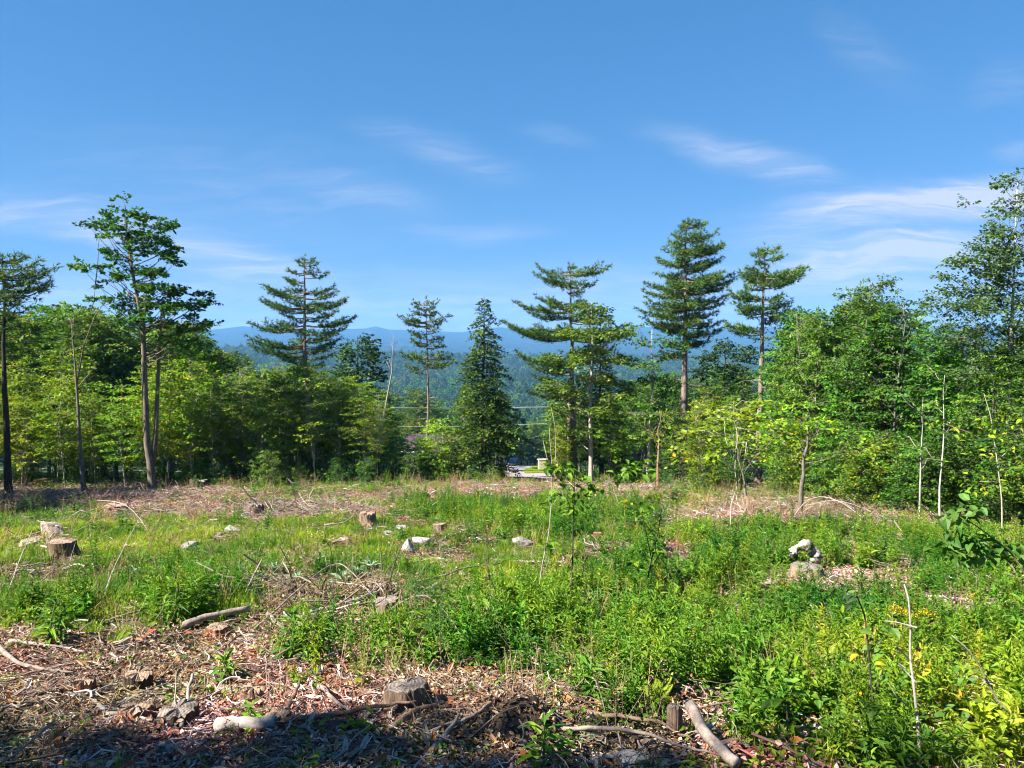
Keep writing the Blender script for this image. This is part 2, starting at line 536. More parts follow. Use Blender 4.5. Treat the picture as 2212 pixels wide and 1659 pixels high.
M['litter'] = leafmat('litter', [(0.0, (0.085, 0.044, 0.024)), (0.4, (0.22, 0.118, 0.066)), (0.75, (0.35, 0.235, 0.140)), (1.0, (0.52, 0.415, 0.29))], 0.08, 0.02, 0.3, 0.05, (1, 1, 1))
M['chip'] = leafmat('chip', [(0.0, (0.14, 0.045, 0.02)), (0.6, (0.30, 0.105, 0.045)), (1.0, (0.46, 0.27, 0.15))], 0.0, 0.02, 0.3, 0.03, (1, 1, 1))
M['red_needle'] = leafmat('red_needle', [(0.0, (0.16, 0.045, 0.018)), (1.0, (0.36, 0.13, 0.045))], 0.15, 0.02, 0.3, 0.02, (1, 1, 1))
M['twig'] = leafmat('twig', [(0.0, (0.09, 0.055, 0.042)), (0.5, (0.20, 0.14, 0.115)), (0.9, (0.36, 0.29, 0.25)), (1.0, (0.50, 0.44, 0.40))], 0.0, 0.02, 0.3, 0.02, (1, 1, 1))
M['dry_stalk'] = leafmat('dry_stalk', [(0.0, (0.24, 0.14, 0.07)), (1.0, (0.44, 0.31, 0.19))], 0.1, 0.02, 0.3, 0.02, (1, 1, 1))
M['stem'] = plain('green_stem', (0.075, 0.10, 0.03), 0.7, noise=0.3)
M['bark_maple'] = barkmat('bark_maple', (0.06, 0.045, 0.035), (0.20, 0.165, 0.13), (0.33, 0.29, 0.25), (12, 12, 2.2))
M['bark_pale'] = barkmat('bark_pale', (0.20, 0.17, 0.13), (0.42, 0.37, 0.30), None, (9, 9, 3), bump=0.3)
M['bark_pine'] = barkmat('bark_pine', (0.09, 0.065, 0.05), (0.27, 0.215, 0.18), (0.38, 0.32, 0.28), (10, 10, 2))
M['bark_red'] = barkmat('bark_red', (0.14, 0.07, 0.045), (0.34, 0.20, 0.14), None, (14, 14, 2))
M['bark_birch'] = barkmat('bark_birch', (0.26, 0.23, 0.20), (0.54, 0.50, 0.45), None, (3, 3, 14), bump=0.1, spots=((0.10, 0.08, 0.07), 5.0, 0.62))
M['bark_gray'] = barkmat('bark_gray', (0.10, 0.085, 0.075), (0.26, 0.225, 0.20), None, (8, 8, 3))
M['bark_dark'] = barkmat('bark_dark', (0.02, 0.016, 0.013), (0.065, 0.05, 0.04), None, (14, 14, 3))
M['dead_wood'] = barkmat('dead_wood', (0.15, 0.13, 0.11), (0.38, 0.34, 0.30), None, (6, 6, 6), bump=0.3)
M['branch_gray'] = barkmat('branch_gray', (0.13, 0.10, 0.085), (0.34, 0.28, 0.24), (0.48, 0.42, 0.37), (14, 14, 14), bump=0.5)
M['branch_brown'] = barkmat('branch_brown', (0.09, 0.055, 0.04), (0.25, 0.165, 0.12), None, (14, 14, 14))
M['branch_pale'] = barkmat('branch_pale', (0.20, 0.165, 0.14), (0.42, 0.365, 0.32), None, (7, 7, 7), bump=0.3, spots=((0.12, 0.10, 0.08), 9.0, 0.64))
M['stump_bark'] = barkmat('stump_bark', (0.055, 0.035, 0.024), (0.24, 0.165, 0.115), (0.42, 0.32, 0.24), (22, 22, 3.0), bump=1.0, spots=((0.13, 0.13, 0.03), 5.0, 0.60))
M['stump_red'] = barkmat('stump_red', (0.10, 0.04, 0.022), (0.30, 0.13, 0.065), (0.40, 0.25, 0.16), (18, 18, 4), bump=1.0)
M['stump_grey'] = barkmat('stump_grey', (0.08, 0.05, 0.035), (0.28, 0.20, 0.15), (0.46, 0.37, 0.30), (16, 16, 3), bump=0.9)
M['stump_dark'] = barkmat('stump_dark', (0.018, 0.014, 0.010), (0.085, 0.062, 0.042), (0.15, 0.13, 0.05), (16, 16, 4), bump=1.0)


def cutmat(name, a, b):
    m, nt, out = newmat(name)
    L = nt.links.new
    tc = nd(nt, 'ShaderNodeTexCoord')
    n = nd(nt, 'ShaderNodeTexNoise', i={'Scale': 9.0, 'Detail': 4.0})
    L(tc.outputs['Object'], n.inputs['Vector'])
    ln = nd(nt, 'ShaderNodeVectorMath', operation='LENGTH')
    sc = nd(nt, 'ShaderNodeVectorMath', operation='MULTIPLY', i={1: (1, 1, 0)})
    L(tc.outputs['Object'], sc.inputs[0]); L(sc.outputs[0], ln.inputs[0])
    wv = nd(nt, 'ShaderNodeMath', operation='MULTIPLY_ADD', i={1: 210.0})
    L(ln.outputs['Value'], wv.inputs[0])
    nm = nd(nt, 'ShaderNodeMath', operation='MULTIPLY', i={1: 14.0})
    L(n.outputs['Fac'], nm.inputs[0]); L(nm.outputs[0], wv.inputs[2])
    sn = nd(nt, 'ShaderNodeMath', operation='SINE')
    L(wv.outputs[0], sn.inputs[0])
    ad = nd(nt, 'ShaderNodeMath', operation='MULTIPLY_ADD', i={1: 0.16})
    L(sn.outputs[0], ad.inputs[0]); L(n.outputs['Fac'], ad.inputs[2])
    col = ramp(nt, ad.outputs[0], [(0.25, a), (0.75, b)])
    p = nd(nt, 'ShaderNodeBsdfPrincipled', i={'Roughness': 0.85})
    L(col, p.inputs['Base Color'])
    bp = nd(nt, 'ShaderNodeBump', i={'Strength': 0.5, 'Distance': 0.01})
    L(ad.outputs[0], bp.inputs['Height']); L(bp.outputs[0], p.inputs['Normal'])
    L(p.outputs[0], out.inputs['Surface'])
    return m


M['cut_grey'] = cutmat('cut_grey', (0.07, 0.055, 0.045), (0.25, 0.205, 0.17))
M['cut_tan'] = cutmat('cut_tan', (0.12, 0.075, 0.048), (0.34, 0.24, 0.165))


def rockmat(name, a, b, moss=0.0, mosscol=(0.07, 0.09, 0.015)):
    m, nt, out = newmat(name)
    L = nt.links.new
    tc = nd(nt, 'ShaderNodeTexCoord')
    n = nd(nt, 'ShaderNodeTexNoise', i={'Scale': 6.0, 'Detail': 9.0, 'Roughness': 0.7})
    L(tc.outputs['Object'], n.inputs['Vector'])
    col = ramp(nt, n.outputs['Fac'], [(0.3, a), (0.65, b)])
    if moss:
        n2 = nd(nt, 'ShaderNodeTexNoise', i={'Scale': 4.5, 'Detail': 5.0})
        L(tc.outputs['Object'], n2.inputs['Vector'])
        mr = nd(nt, 'ShaderNodeMapRange', i={'From Min': 1 - moss, 'From Max': 1.06 - moss})
        L(n2.outputs['Fac'], mr.inputs['Value'])
        mx = nd(nt, 'ShaderNodeMix', data_type='RGBA')
        mx.inputs['B'].default_value = (*mosscol, 1)
        L(mr.outputs[0], mx.inputs['Factor']); L(col, mx.inputs['A'])
        col = mx.outputs['Result']
    n4 = nd(nt, 'ShaderNodeTexNoise', i={'Scale': 17.0, 'Detail': 6.0, 'Roughness': 0.8})
    L(tc.outputs['Object'], n4.inputs['Vector'])
    lich = ramp(nt, n4.outputs['Fac'], [(0.36, (0.22, 0.20, 0.17)), (0.52, (1, 1, 1))])
    ml = nd(nt, 'ShaderNodeVectorMath', operation='MULTIPLY')
    L(col, ml.inputs[0]); L(lich, ml.inputs[1])
    col = ml.outputs[0]
    p = nd(nt, 'ShaderNodeBsdfPrincipled', i={'Roughness': 0.9})
    p.inputs['Specular IOR Level'].default_value = 0.25
    L(col, p.inputs['Base Color'])
    bp = nd(nt, 'ShaderNodeBump', i={'Strength': 0.8, 'Distance': 0.03})
    L(n.outputs['Fac'], bp.inputs['Height']); L(bp.outputs[0], p.inputs['Normal'])
    L(p.outputs[0], out.inputs['Surface'])
    return m


M['rock'] = rockmat('rock', (0.13, 0.115, 0.105), (0.34, 0.31, 0.285))
M['rock_white'] = rockmat('rock_white', (0.20, 0.185, 0.175), (0.46, 0.43, 0.41))
M['rock_moss'] = rockmat('rock_moss', (0.19, 0.175, 0.16), (0.48, 0.45, 0.41), 0.47)
M['rock_tan'] = rockmat('rock_tan', (0.20, 0.155, 0.12), (0.40, 0.335, 0.28))


def groundmat():
    m, nt, out = newmat('ground')
    L = nt.links.new
    tc = nd(nt, 'ShaderNodeTexCoord')
    g = nd(nt, 'ShaderNodeAttribute', attribute_name='green')
    f = nd(nt, 'ShaderNodeAttribute', attribute_name='wood')
    n = nd(nt, 'ShaderNodeTexNoise', i={'Scale': 9.0, 'Detail': 9.0, 'Roughness': 0.75})
    L(tc.outputs['Object'], n.inputs['Vector'])
    soil = ramp(nt, n.outputs['Fac'], [(0.3, (0.055, 0.030, 0.020)), (0.5, (0.150, 0.085, 0.055)), (0.7, (0.27, 0.18, 0.125))])
    n2 = nd(nt, 'ShaderNodeTexNoise', i={'Scale': 0.55, 'Detail': 5.0})
    L(tc.outputs['Object'], n2.inputs['Vector'])
    red = nd(nt, 'ShaderNodeMix', data_type='RGBA')
    red.inputs['B'].default_value = (0.16, 0.055, 0.028, 1)
    mr = nd(nt, 'ShaderNodeMapRange', i={'From Min': 0.55, 'From Max': 0.7, 'To Max': 0.4})
    L(n2.outputs['Fac'], mr.inputs['Value']); L(mr.outputs[0], red.inputs['Factor']); L(soil, red.inputs['A'])
    grn = ramp(nt, n.outputs['Fac'], [(0.3, (0.028, 0.045, 0.010)), (0.7, (0.085, 0.125, 0.016))])
    mx = nd(nt, 'ShaderNodeMix', data_type='RGBA')
    L(g.outputs['Fac'], mx.inputs['Factor']); L(red.outputs['Result'], mx.inputs['A']); L(grn, mx.inputs['B'])
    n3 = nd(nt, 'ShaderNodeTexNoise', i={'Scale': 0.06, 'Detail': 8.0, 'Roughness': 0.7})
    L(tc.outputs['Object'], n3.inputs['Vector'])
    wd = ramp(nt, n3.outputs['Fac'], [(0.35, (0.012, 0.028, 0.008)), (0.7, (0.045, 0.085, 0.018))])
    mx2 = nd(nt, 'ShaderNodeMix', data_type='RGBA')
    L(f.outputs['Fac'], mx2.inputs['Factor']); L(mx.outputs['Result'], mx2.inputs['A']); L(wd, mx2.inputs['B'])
    p = nd(nt, 'ShaderNodeBsdfPrincipled', i={'Roughness': 0.95})
    p.inputs['Specular IOR Level'].default_value = 0.1
    L(mx2.outputs['Result'], p.inputs['Base Color'])
    bp = nd(nt, 'ShaderNodeBump', i={'Strength': 0.9, 'Distance': 0.05})
    L(n.outputs['Fac'], bp.inputs['Height']); L(bp.outputs[0], p.inputs['Normal'])
    L(p.outputs[0], out.inputs['Surface'])
    return m


def hillmat():
    m, nt, out = newmat('mountain_woods')
    L = nt.links.new
    tc = nd(nt, 'ShaderNodeTexCoord')
    n = nd(nt, 'ShaderNodeTexNoise', i={'Scale': 0.012, 'Detail': 10.0, 'Roughness': 0.72})
    L(tc.outputs['Object'], n.inputs['Vector'])
    v = nd(nt, 'ShaderNodeTexVoronoi', i={'Scale': 0.03})
    L(tc.outputs['Object'], v.inputs['Vector'])
    c = ramp(nt, n.outputs['Fac'], [(0.35, (0.006, 0.017, 0.010)), (0.65, (0.017, 0.036, 0.014))])  # dark greens include the shade the canopy casts on itself
    p = nd(nt, 'ShaderNodeBsdfPrincipled', i={'Roughness': 1.0})
    p.inputs['Specular IOR Level'].default_value = 0.0
    L(c, p.inputs['Base Color'])
    bp = nd(nt, 'ShaderNodeBump', i={'Strength': 0.7, 'Distance': 22.0})
    bp.invert = True
    L(v.outputs['Distance'], bp.inputs['Height']); L(bp.outputs[0], p.inputs['Normal'])
    L(p.outputs[0], out.inputs['Surface'])
    return m


# ------------------------------------------------------------------ layout of the cover (ellipses measured on the photograph, put on the ground)
BARE = [(230, 1520, 520, 150), (700, 1575, 420, 105), (1000, 1640, 620, 80), (240, 1412, 360, 40), (560, 1104, 330, 17), (170, 1074, 380, 26),
        (1000, 1073, 330, 12), (730, 1285, 150, 40), (650, 1350, 150, 18), (500, 1390, 160, 22), (1650, 1112, 190, 30), (1800, 1128, 220, 16), (1790, 1255, 150, 30),
        (2090, 1325, 150, 30), (1900, 1282, 100, 18), (90, 1250, 110, 18), (1320, 1190, 60, 18), (1460, 1200, 34, 28), (960, 1210, 90, 18),
        (1250, 1060, 300, 8), (820, 1310, 90, 26), (1560, 1650, 200, 40), (1780, 1610, 90, 30), (1000, 1490, 130, 40), (1840, 1090, 300, 16),
        (1100, 1560, 200, 70), (1460, 1540, 70, 40)]
WEEDS = [(1900, 1580, 330, 90), (1500, 1425, 640, 125), (650, 1405, 120, 75), (2000, 1420, 330, 190), (1560, 1245, 260, 90), (1920, 1225, 330, 65), (440, 1285, 100, 45),
         (1180, 1115, 240, 45), (880, 1410, 60, 40), (110, 1340, 80, 40), (380, 1320, 70, 40), (960, 1110, 160, 40), (1250, 1330, 220, 60)]
GRASS = [(250, 1310, 340, 85), (150, 1360, 260, 45), (520, 1195, 520, 42), (1000, 1225, 320, 45), (560, 1150, 620, 28), (1300, 1280, 330, 60), (2000, 1155, 260, 24),
         (700, 1072, 330, 14), (1200, 1200, 260, 60), (100, 1225, 200, 40)]


def cover(lst, px, py, soft=0.35):
    f = np.zeros(np.shape(px))
    for (cx, cy, rx, ry) in lst:
        d = np.sqrt(((px - cx) / rx) ** 2 + ((py - cy) / ry) ** 2)
        f = np.maximum(f, 1 - sst(1 - soft, 1 + soft, d))
    return f


def cover_maps(x, y, z):
    px, py = proj(x, y, z)
    n = fbm(x / 1.6, y / 1.6, 31, 4)
    n2 = fbm(x / 0.6, y / 0.6, 37, 3)
    w = 40 * fbm(x / 2.5, y / 2.5, 41, 2)
    bare = cover(BARE, px + w, py + w * 0.35) + 0.62 * n + 0.42 * n2 + 0.17
    bare = np.where(y < 5.6, np.maximum(bare, np.where(px < 1450, 1.0, 0.35)), bare)
    bare = np.clip(bare, 0, 1)
    weed = np.clip(cover(WEEDS, px + w, py + w * 0.35, 0.3) + 0.5 * n + 0.2 * n2, 0, 1)
    grass = np.clip(cover(GRASS, px + w, py + w * 0.3, 0.5) + 0.45 * n, 0, 1)
    return bare, weed, grass, px, py


EDGE = [(-60, 46), (-34, 45.5), (-20, 44), (-5, 47), (4, 48), (12, 47), (17, 38), (22, 31), (20, 26), (19, 22), (18, 16), (22, 8), (30, 0)]


def edge_y(x):
    xs = np.array([-70, -34, -20, -5, 4, 10, 13.5, 17, 20, 24])
    ys = np.array([44, 43, 43, 46, 47, 46, 41, 33, 26, 10])
    return np.interp(x, xs, ys)


# ------------------------------------------------------------------ ground, road, hills
def polar(radii, angs, hf):
    rr, aa = np.meshgrid(radii, angs, indexing='ij')
    x = rr * np.sin(aa); y = rr * np.cos(aa)
    z = hf(x, y)
    n, k = rr.shape
    i = np.arange(n - 1)[:, None] * k; j = np.arange(k)[None, :]; jn = (j + 1) % k
    Q = np.stack([i + j, i + jn, i + k + jn, i + k + j], -1).reshape(-1, 4)
    return np.stack([x, y, z], -1).reshape(-1, 3), Q


angs = np.unique(np.concatenate([np.linspace(-R(44), R(44), 330), np.linspace(R(44), R(316), 90)]))
angs = angs[:-1] if abs(angs[-1] - angs[0] - 2 * math.pi) < 1e-6 else angs
R_G = np.concatenate([[0.3, 1, 2, 3, 4], np.geomspace(4.6, 60, 230), np.geomspace(61, 400, 90), np.geomspace(410, 3000, 70)])


def sky_el(px):
    xs = [-600, -200, 100, 215, 290, 410, 450, 525, 560, 660, 790, 812, 842, 886, 928, 998, 1060, 1083, 1108, 1200, 1348, 1368, 1503, 1563, 1700, 1900, 2200, 2800]
    ys = [690, 700, 694, 690, 692, 706, 715, 706, 709, 713, 711, 706, 713, 714, 716, 719, 710, 708, 713, 712, 708, 708, 709, 713, 706, 700, 712, 700]
    return (743 - np.interp(px, xs, ys)) / 1671.0


def HM(x, y):
    """the far mountains: rise from the valley at 3 km to a crest near 7 km"""
    r = np.hypot(x, y)
    base = H(x, y)
    yf = np.maximum(np.abs(y), 0.3 * r)
    px = 1106 + 1671 * x / yf
    crest = CAMZ + sky_el(px) * yf
    rc = 7000 + 600 * fbm(x / 3000.0, y / 3000.0, 51, 2)
    t = np.clip((r - 3000) / (rc - 3000), 0, 1)
    up = t ** 1.35
    dn = sst(rc + 200, rc + 2200, r)
    rug = fbm(x / 700.0, y / 700.0, 55, 5)
    z = base * (1 - up) + crest * up + rug * 42 * np.sin(np.pi * np.clip(t, 0, 1)) ** 1.0
    z = z - dn * 160 + fbm(x / 260.0, y / 260.0, 61, 3) * 5 * sst(3000, 4000, r)
    return z


V, Q = polar(R_G, angs, H)
b = Buf(); b.add(V, Q, None, 0.5, 0, True)
me = b.mesh('ground', groundmat())
bare, weed, grs, gpx, gpy = cover_maps(V[:, 0], V[:, 1], V[:, 2])
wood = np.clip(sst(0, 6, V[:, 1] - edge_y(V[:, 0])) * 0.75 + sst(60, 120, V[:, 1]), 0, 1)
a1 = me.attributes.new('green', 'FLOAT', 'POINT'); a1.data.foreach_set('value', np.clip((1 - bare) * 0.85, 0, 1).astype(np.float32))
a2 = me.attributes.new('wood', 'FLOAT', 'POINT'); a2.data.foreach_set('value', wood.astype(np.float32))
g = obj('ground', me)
tag(g, 'sloping cut-over ground of brown soil, litter and patches of green', 'ground', kind='structure')
V, Q = polar(np.geomspace(3000, 8200, 90), np.unique(np.concatenate([np.linspace(-R(44), R(44), 420), np.linspace(R(44), R(316), 60)]))[:-1], HM)
b = Buf(); b.add(V, Q, None, 0.5, 0, True)
g = obj('mountains', b.mesh('mountains', hillmat()))
tag(g, 'long blue wooded mountain ridge across the valley', 'mountains', kind='structure')


def strip(name, pts, w, mat, label, cat, lift=0.06):
    pts = np.array(pts, float)
    t = np.linspace(0, len(pts) - 1, 80)
    px_ = np.interp(t, range(len(pts)), pts[:, 0]); py_ = np.interp(t, range(len(pts)), pts[:, 1])
    for it in range(6):
        px_[1:-1] = (px_[:-2] + px_[1:-1] * 2 + px_[2:]) / 4; py_[1:-1] = (py_[:-2] + py_[1:-1] * 2 + py_[2:]) / 4
    tx = np.gradient(px_); ty = np.gradient(py_); l = np.hypot(tx, ty); nx, ny = -ty / l, tx / l
    k = np.linspace(-w / 2, w / 2, 7)
    X = px_[:, None] + nx[:, None] * k; Y = py_[:, None] + ny[:, None] * k
    Z = H(X, Y) + lift
    n, c = X.shape
    i = np.arange(n - 1)[:, None] * c; j = np.arange(c - 1)[None, :]
    Qs = np.stack([i + j, i + c + j, i + c + j + 1, i + j + 1], -1).reshape(-1, 4)[:, ::-1]
    b = Buf(); b.add(np.stack([X, Y, Z], -1), Qs, None, 0.5, 0, True)
    o = obj(name, b.mesh(name, mat))
    return tag(o, label, cat, kind='structure')


M['asphalt'] = plain('asphalt', (0.16, 0.15, 0.15), 0.9, noise=0.25, scale=3)
M['gravel'] = plain('gravel', (0.25, 0.225, 0.21), 0.95, noise=0.2, scale=4)
M['lawn'] = leafmat('lawn', [(0, (0.09, 0.15, 0.012)), (1, (0.15, 0.21, 0.016))], 0.0, gloss=0.0)


def C2(px, y):
    p = col_at(px, y)
    return (p[0], p[1])


strip('road', [C2(-300, 150), C2(60, 128), C2(300, 106), C2(520, 94), C2(800, 80), C2(1000, 74), C2(1160, 70), C2(1400, 64), C2(1700, 62), C2(2100, 62)], 5.0, M['asphalt'],
      'grey road running behind the trees below the clearing', 'road', 0.10)
strip('driveway', [C2(1160, 72), C2(1143, 88), C2(1136, 110), C2(1135, 140), C2(1125, 170), C2(1108, 190), C2(1060, 205)], 6.0, M['gravel'],
      'pale gravel driveway curving up to the parked vehicle', 'driveway', 0.16)
strip('lawn', [C2(1178, 84), C2(1170, 100), C2(1168, 125), C2(1170, 150), C2(1180, 178)], 4.6, M['lawn'],
      'bright mown grass verge on the inner bend of the driveway', 'lawn', 0.22)


# ------------------------------------------------------------------ tree builders
def crown_clumps(rng, h, z0, rmax, n, shape=0.5, rr=(0.7, 1.2)):
    """clumps spread through an egg shaped crown"""
    out = []
    for i in range(n):
        t = (i + rng.random()) / n
        z = z0 + (h - z0) * (0.03 + 0.93 * t)
        prof = (math.sin(math.pi * min(1, (t * (1 - shape) + shape * 0.5 + 0.02))) ** 0.75) if t > 0.0 else 0.4
        prof = max(0.18, min(1.0, prof)) * (1 - 0.75 * max(0, t - 0.62) / 0.38)
        a = i * 2.399963 + rng.normal() * 0.5
        d = rmax * prof * (rng.random() ** 0.5) * 0.85
        out.append((d * math.cos(a), d * math.sin(a), z, rng.uniform(*rr) * (0.6 + 0.5 * prof)))
    return out


def trunk_line(rng, h, lean=(0, 0), wob=0.12, n=9):
    t = np.linspace(0, 1, n)
    w = np.cumsum(rng.normal(size=(n, 2)) * wob / math.sqrt(n), axis=0); w[0] = 0
    return np.stack([lean[0] * t + w[:, 0] * t ** 0.5, lean[1] * t + w[:, 1] * t ** 0.5, h * t], 1)


def on_line(line, z):
    return np.array([np.interp(z, line[:, 2], line[:, 0]), np.interp(z, line[:, 2], line[:, 1]), z])


def broadleaf(seed, h, clumps, r0=0.12, leaf=0.14, dens=9, K=15, flat=0.45, lean=(0, 0), wob=0.15, line=None, limb=True, top=0.97, droop=0.12, tilt=0.45, spl=0.8, vj=0.03, flare=1.5, wid=0.62, sub=True, limbk=1.0, lm=0):
    rng = np.random.default_rng(seed)
    tb, cb = Buf(), Buf()
    if line is None:
        line = trunk_line(rng, h * top, lean, wob)
    n = len(line)
    t = np.linspace(0, 1, n)
    rad = r0 * (1 - t * 0.88)
    rad[0] *= flare
    ln2 = np.concatenate([line[:1], line[:1] + (line[1:2] - line[:1]) * 0.18, line[1:]])
    rd2 = np.concatenate([rad[:1], [r0 * 1.02], rad[1:]])
    tube(tb, ln2, rd2, 9)
    P, D, N, A, LL = [], [], [], [], []
    for (x, y, z, r) in clumps:
        c = np.array([x, y, z])
        dist = math.hypot(x, y)
        zz = max(min(z - 0.55 * dist - 0.2, line[-1, 2] * 0.97), line[-1, 2] * 0.12)
        s = on_line(line, zz)
        rs = np.interp(zz, line[:, 2], rad)
        if limb and np.linalg.norm(c - s) > 0.35:
            tt = np.linspace(0, 1, 6)[:, None]
            sag = np.array([0, 0, 0.22 * np.linalg.norm(c - s)])
            L = s + (c - s) * tt + np.sin(tt * math.pi) * (rng.normal(size=3) * 0.06 * np.linalg.norm(c - s) - sag * 0.35)
            tube(tb, L, np.linspace(min(rs * 0.55, 0.02 + 0.028 * r) * limbk, 0.008, 6), 5, mat=lm, cap=False)
        ns = max(3, int(dens * r * r * 1.6 + 2))
        q = nrm(rng.normal(size=(ns, 3))) * (rng.random((ns, 1)) ** 0.42) * r
        q[:, 2] *= flat
        o = c + q
        hd = o[:, :2] - on_line(line, min(z, line[-1, 2]))[:2]
        d = np.concatenate([nrm(hd) * 0.7 + rng.normal(size=(ns, 2)) * 0.55, rng.normal(size=(ns, 1)) * 0.16 + 0.05], 1)
        d = nrm(d)
        up = nrm(np.array([0, 0, 1.0]) + rng.normal(size=(ns, 3)) * 0.22)
        side = nrm(np.cross(d, up))
        ll = rng.uniform(0.55, 1.0, ns) * spl
        if sub:
            for k in range(0, ns, 2):
                tube(tb, np.stack([c + q[k] * 0.15, o[k], o[k] + d[k] * ll[k] * 0.7]), np.array([0.010, 0.006, 0.003]), 3, mat=lm, cap=False)
        tk = rng.random((ns, K))
        sg = np.where(np.arange(K) % 2, 1.0, -1.0)[None, :]
        wv = rng.random((ns, K)) * 0.26 * (1.2 - tk)
        p = o[:, None] + d[:, None] * (tk * ll[:, None])[..., None] + side[:, None] * (sg * wv)[..., None]
        p[..., 2] -= droop * (tk * ll[:, None]) ** 2 - rng.normal(size=(ns, K)) * vj
        ld = d[:, None] * 0.8 + side[:, None] * (sg * 0.9)[..., None] + rng.normal(size=(ns, K, 3)) * 0.4
        ld[..., 2] -= 0.25
        nn = up[:, None] + rng.normal(size=(ns, K, 3)) * tilt
        P.append(p.reshape(-1, 3)); D.append(ld.reshape(-1, 3)); N.append(nn.reshape(-1, 3))
        base = rng.normal() * 0.12 + 0.45
        A.append(np.clip(base + rng.normal(size=(ns, 1)) * 0.13 + rng.normal(size=(ns, K)) * 0.16, 0, 0.97).reshape(-1))
    P = np.concatenate(P); D = np.concatenate(D); N = np.concatenate(N); A = np.concatenate(A)
    if len(A) > 60:
        A[rng.integers(0, len(A), len(A) // 60)] = 1.0
    L = leaf * rng.uniform(0.5, 1.4, len(P))
    leaves(cb, P, D, N, L, L * wid, A)
    return tb, cb


def blades(b, P, D, k, spread, L, W, attr, rng):
    """tufts: k needles sprays each"""
    n = len(P)
    d = nrm(nrm(D)[:, None] + rng.normal(size=(n, k, 3)) * spread)
    s = nrm(np.cross(d, rng.normal(size=(n, k, 3)))) * (W * 0.5)
    l = L * rng.uniform(0.7, 1.2, (n, k, 1))
    p = P[:, None] + np.zeros((n, k, 3))
    V = np.stack([p - s, p + s, p + d * l], 2).reshape(-1, 3)
    b.add(V, None, np.arange(n * k * 3).reshape(-1, 3), np.repeat(attr, k))


def pine(seed, h, branches, r0=0.22, line=None, tuft=0.27, lat=0.36, step=0.20, dead=(), k=9, f0=0.24, wob=0.15, lean=(0, 0), flare=1.35, up=0.16, width=0.040, topr=0.06, dens=1.0, thick=.07):
    """branches: (z, azimuth, length, rise)"""
    rng = np.random.default_rng(seed)
    tb, cb = Buf(), Buf()
    if line is None:
        line = trunk_line(rng, h, lean, wob, 12)
    n = len(line); t = np.linspace(0, 1, n)
    rad = r0 * (1 - t) ** 0.9 * (1 - topr) + r0 * topr
    ln2 = np.concatenate([line[:1], line[:1] + (line[1:2] - line[:1]) * 0.25, line[1:]])
    rd2 = np.concatenate([[r0 * flare], [r0 * 1.02], rad[1:]])
    tube(tb, ln2, rd2, 10)
    P, D, A = [], [], []
    for (z, az, L, rise) in branches:
        s = on_line(line, z)
        d = np.array([math.cos(az), math.sin(az), 0])
        tt = np.linspace(0, 1, 7)
        bend = rng.normal() * 0.10 * L
        perp = np.array([-d[1], d[0], 0])
        pts = s + d * (L * tt)[:, None] + perp * (bend * tt ** 2)[:, None]
        pts[:, 2] += rise * L * tt - 0.10 * L * np.sin(tt * math.pi) * 0.6 + up * L * tt ** 3
        tube(tb, pts, np.linspace(min(0.028 + 0.011 * L, r0 * .5), 0.012, 7), 5, cap=False)
        m = max(3, int(L * (1 - f0) / step * 2.0 * dens))
        tk = f0 + (1 - f0) * (np.arange(m) + rng.random(m)) / m
        sg = np.where(np.arange(m) % 2, 1.0, -1.0)
        bp = np.stack([np.interp(tk, tt, pts[:, q]) for q in range(3)], 1)
        ll = (lat * L * (1.05 - tk) * rng.uniform(0.5, 1.2, m) + 0.28)
        ll = np.minimum(ll, 1.3)
        fw = rng.uniform(0.5, 1.2, m)
        ld = nrm(d * fw[:, None] + perp * sg[:, None] + np.array([0, 0, 1]) * rng.normal(0.16, 0.16, m)[:, None])
        for q in range(m):
            kk = max(2, int(ll[q] / 0.15))
            u = (np.arange(kk) + 0.7) / kk
            P.append(bp[q] + ld[q] * (u * ll[q])[:, None] + np.array([0, 0, 1]) * (0.10 * ll[q] * u ** 2)[:, None])
            D.append(np.tile(ld[q] + np.array([0, 0, 0.35]), (kk, 1)))
            A.append(np.full(kk, 0.40 + rng.normal() * 0.2))
        P.append(pts[-1:]); D.append((d + np.array([0, 0, .4]))[None]); A.append(np.array([0.6]))
    # leader
    zt = np.linspace(h * 0.95, h * 0.995, 5)
    P.append(np.stack([on_line(line, z) for z in zt])); D.append(np.tile([0, 0, 1.0], (5, 1))); A.append(np.full(5, .5))
    P = np.concatenate(P); D = np.concatenate(D); A = np.clip(np.concatenate(A) + rng.normal(size=len(P)) * 0.12, 0, 1)
    P = P + rng.normal(size=P.shape) * np.array([.05, .05, thick])
    blades(cb, P, D, k, 0.62, tuft, width, A, rng)
    for (z, az, L, rise) in dead:
        s = on_line(line, z); d = np.array([math.cos(az), math.sin(az), rise])
        pts = s + d * (L * np.linspace(0, 1, 5))[:, None] + rng.normal(size=(5, 3)) * 0.05 * L * np.linspace(0, 1, 5)[:, None]
        tube(tb, pts, np.linspace(0.03, 0.008, 5), 4, mat=0, cap=False)
    return tb, cb


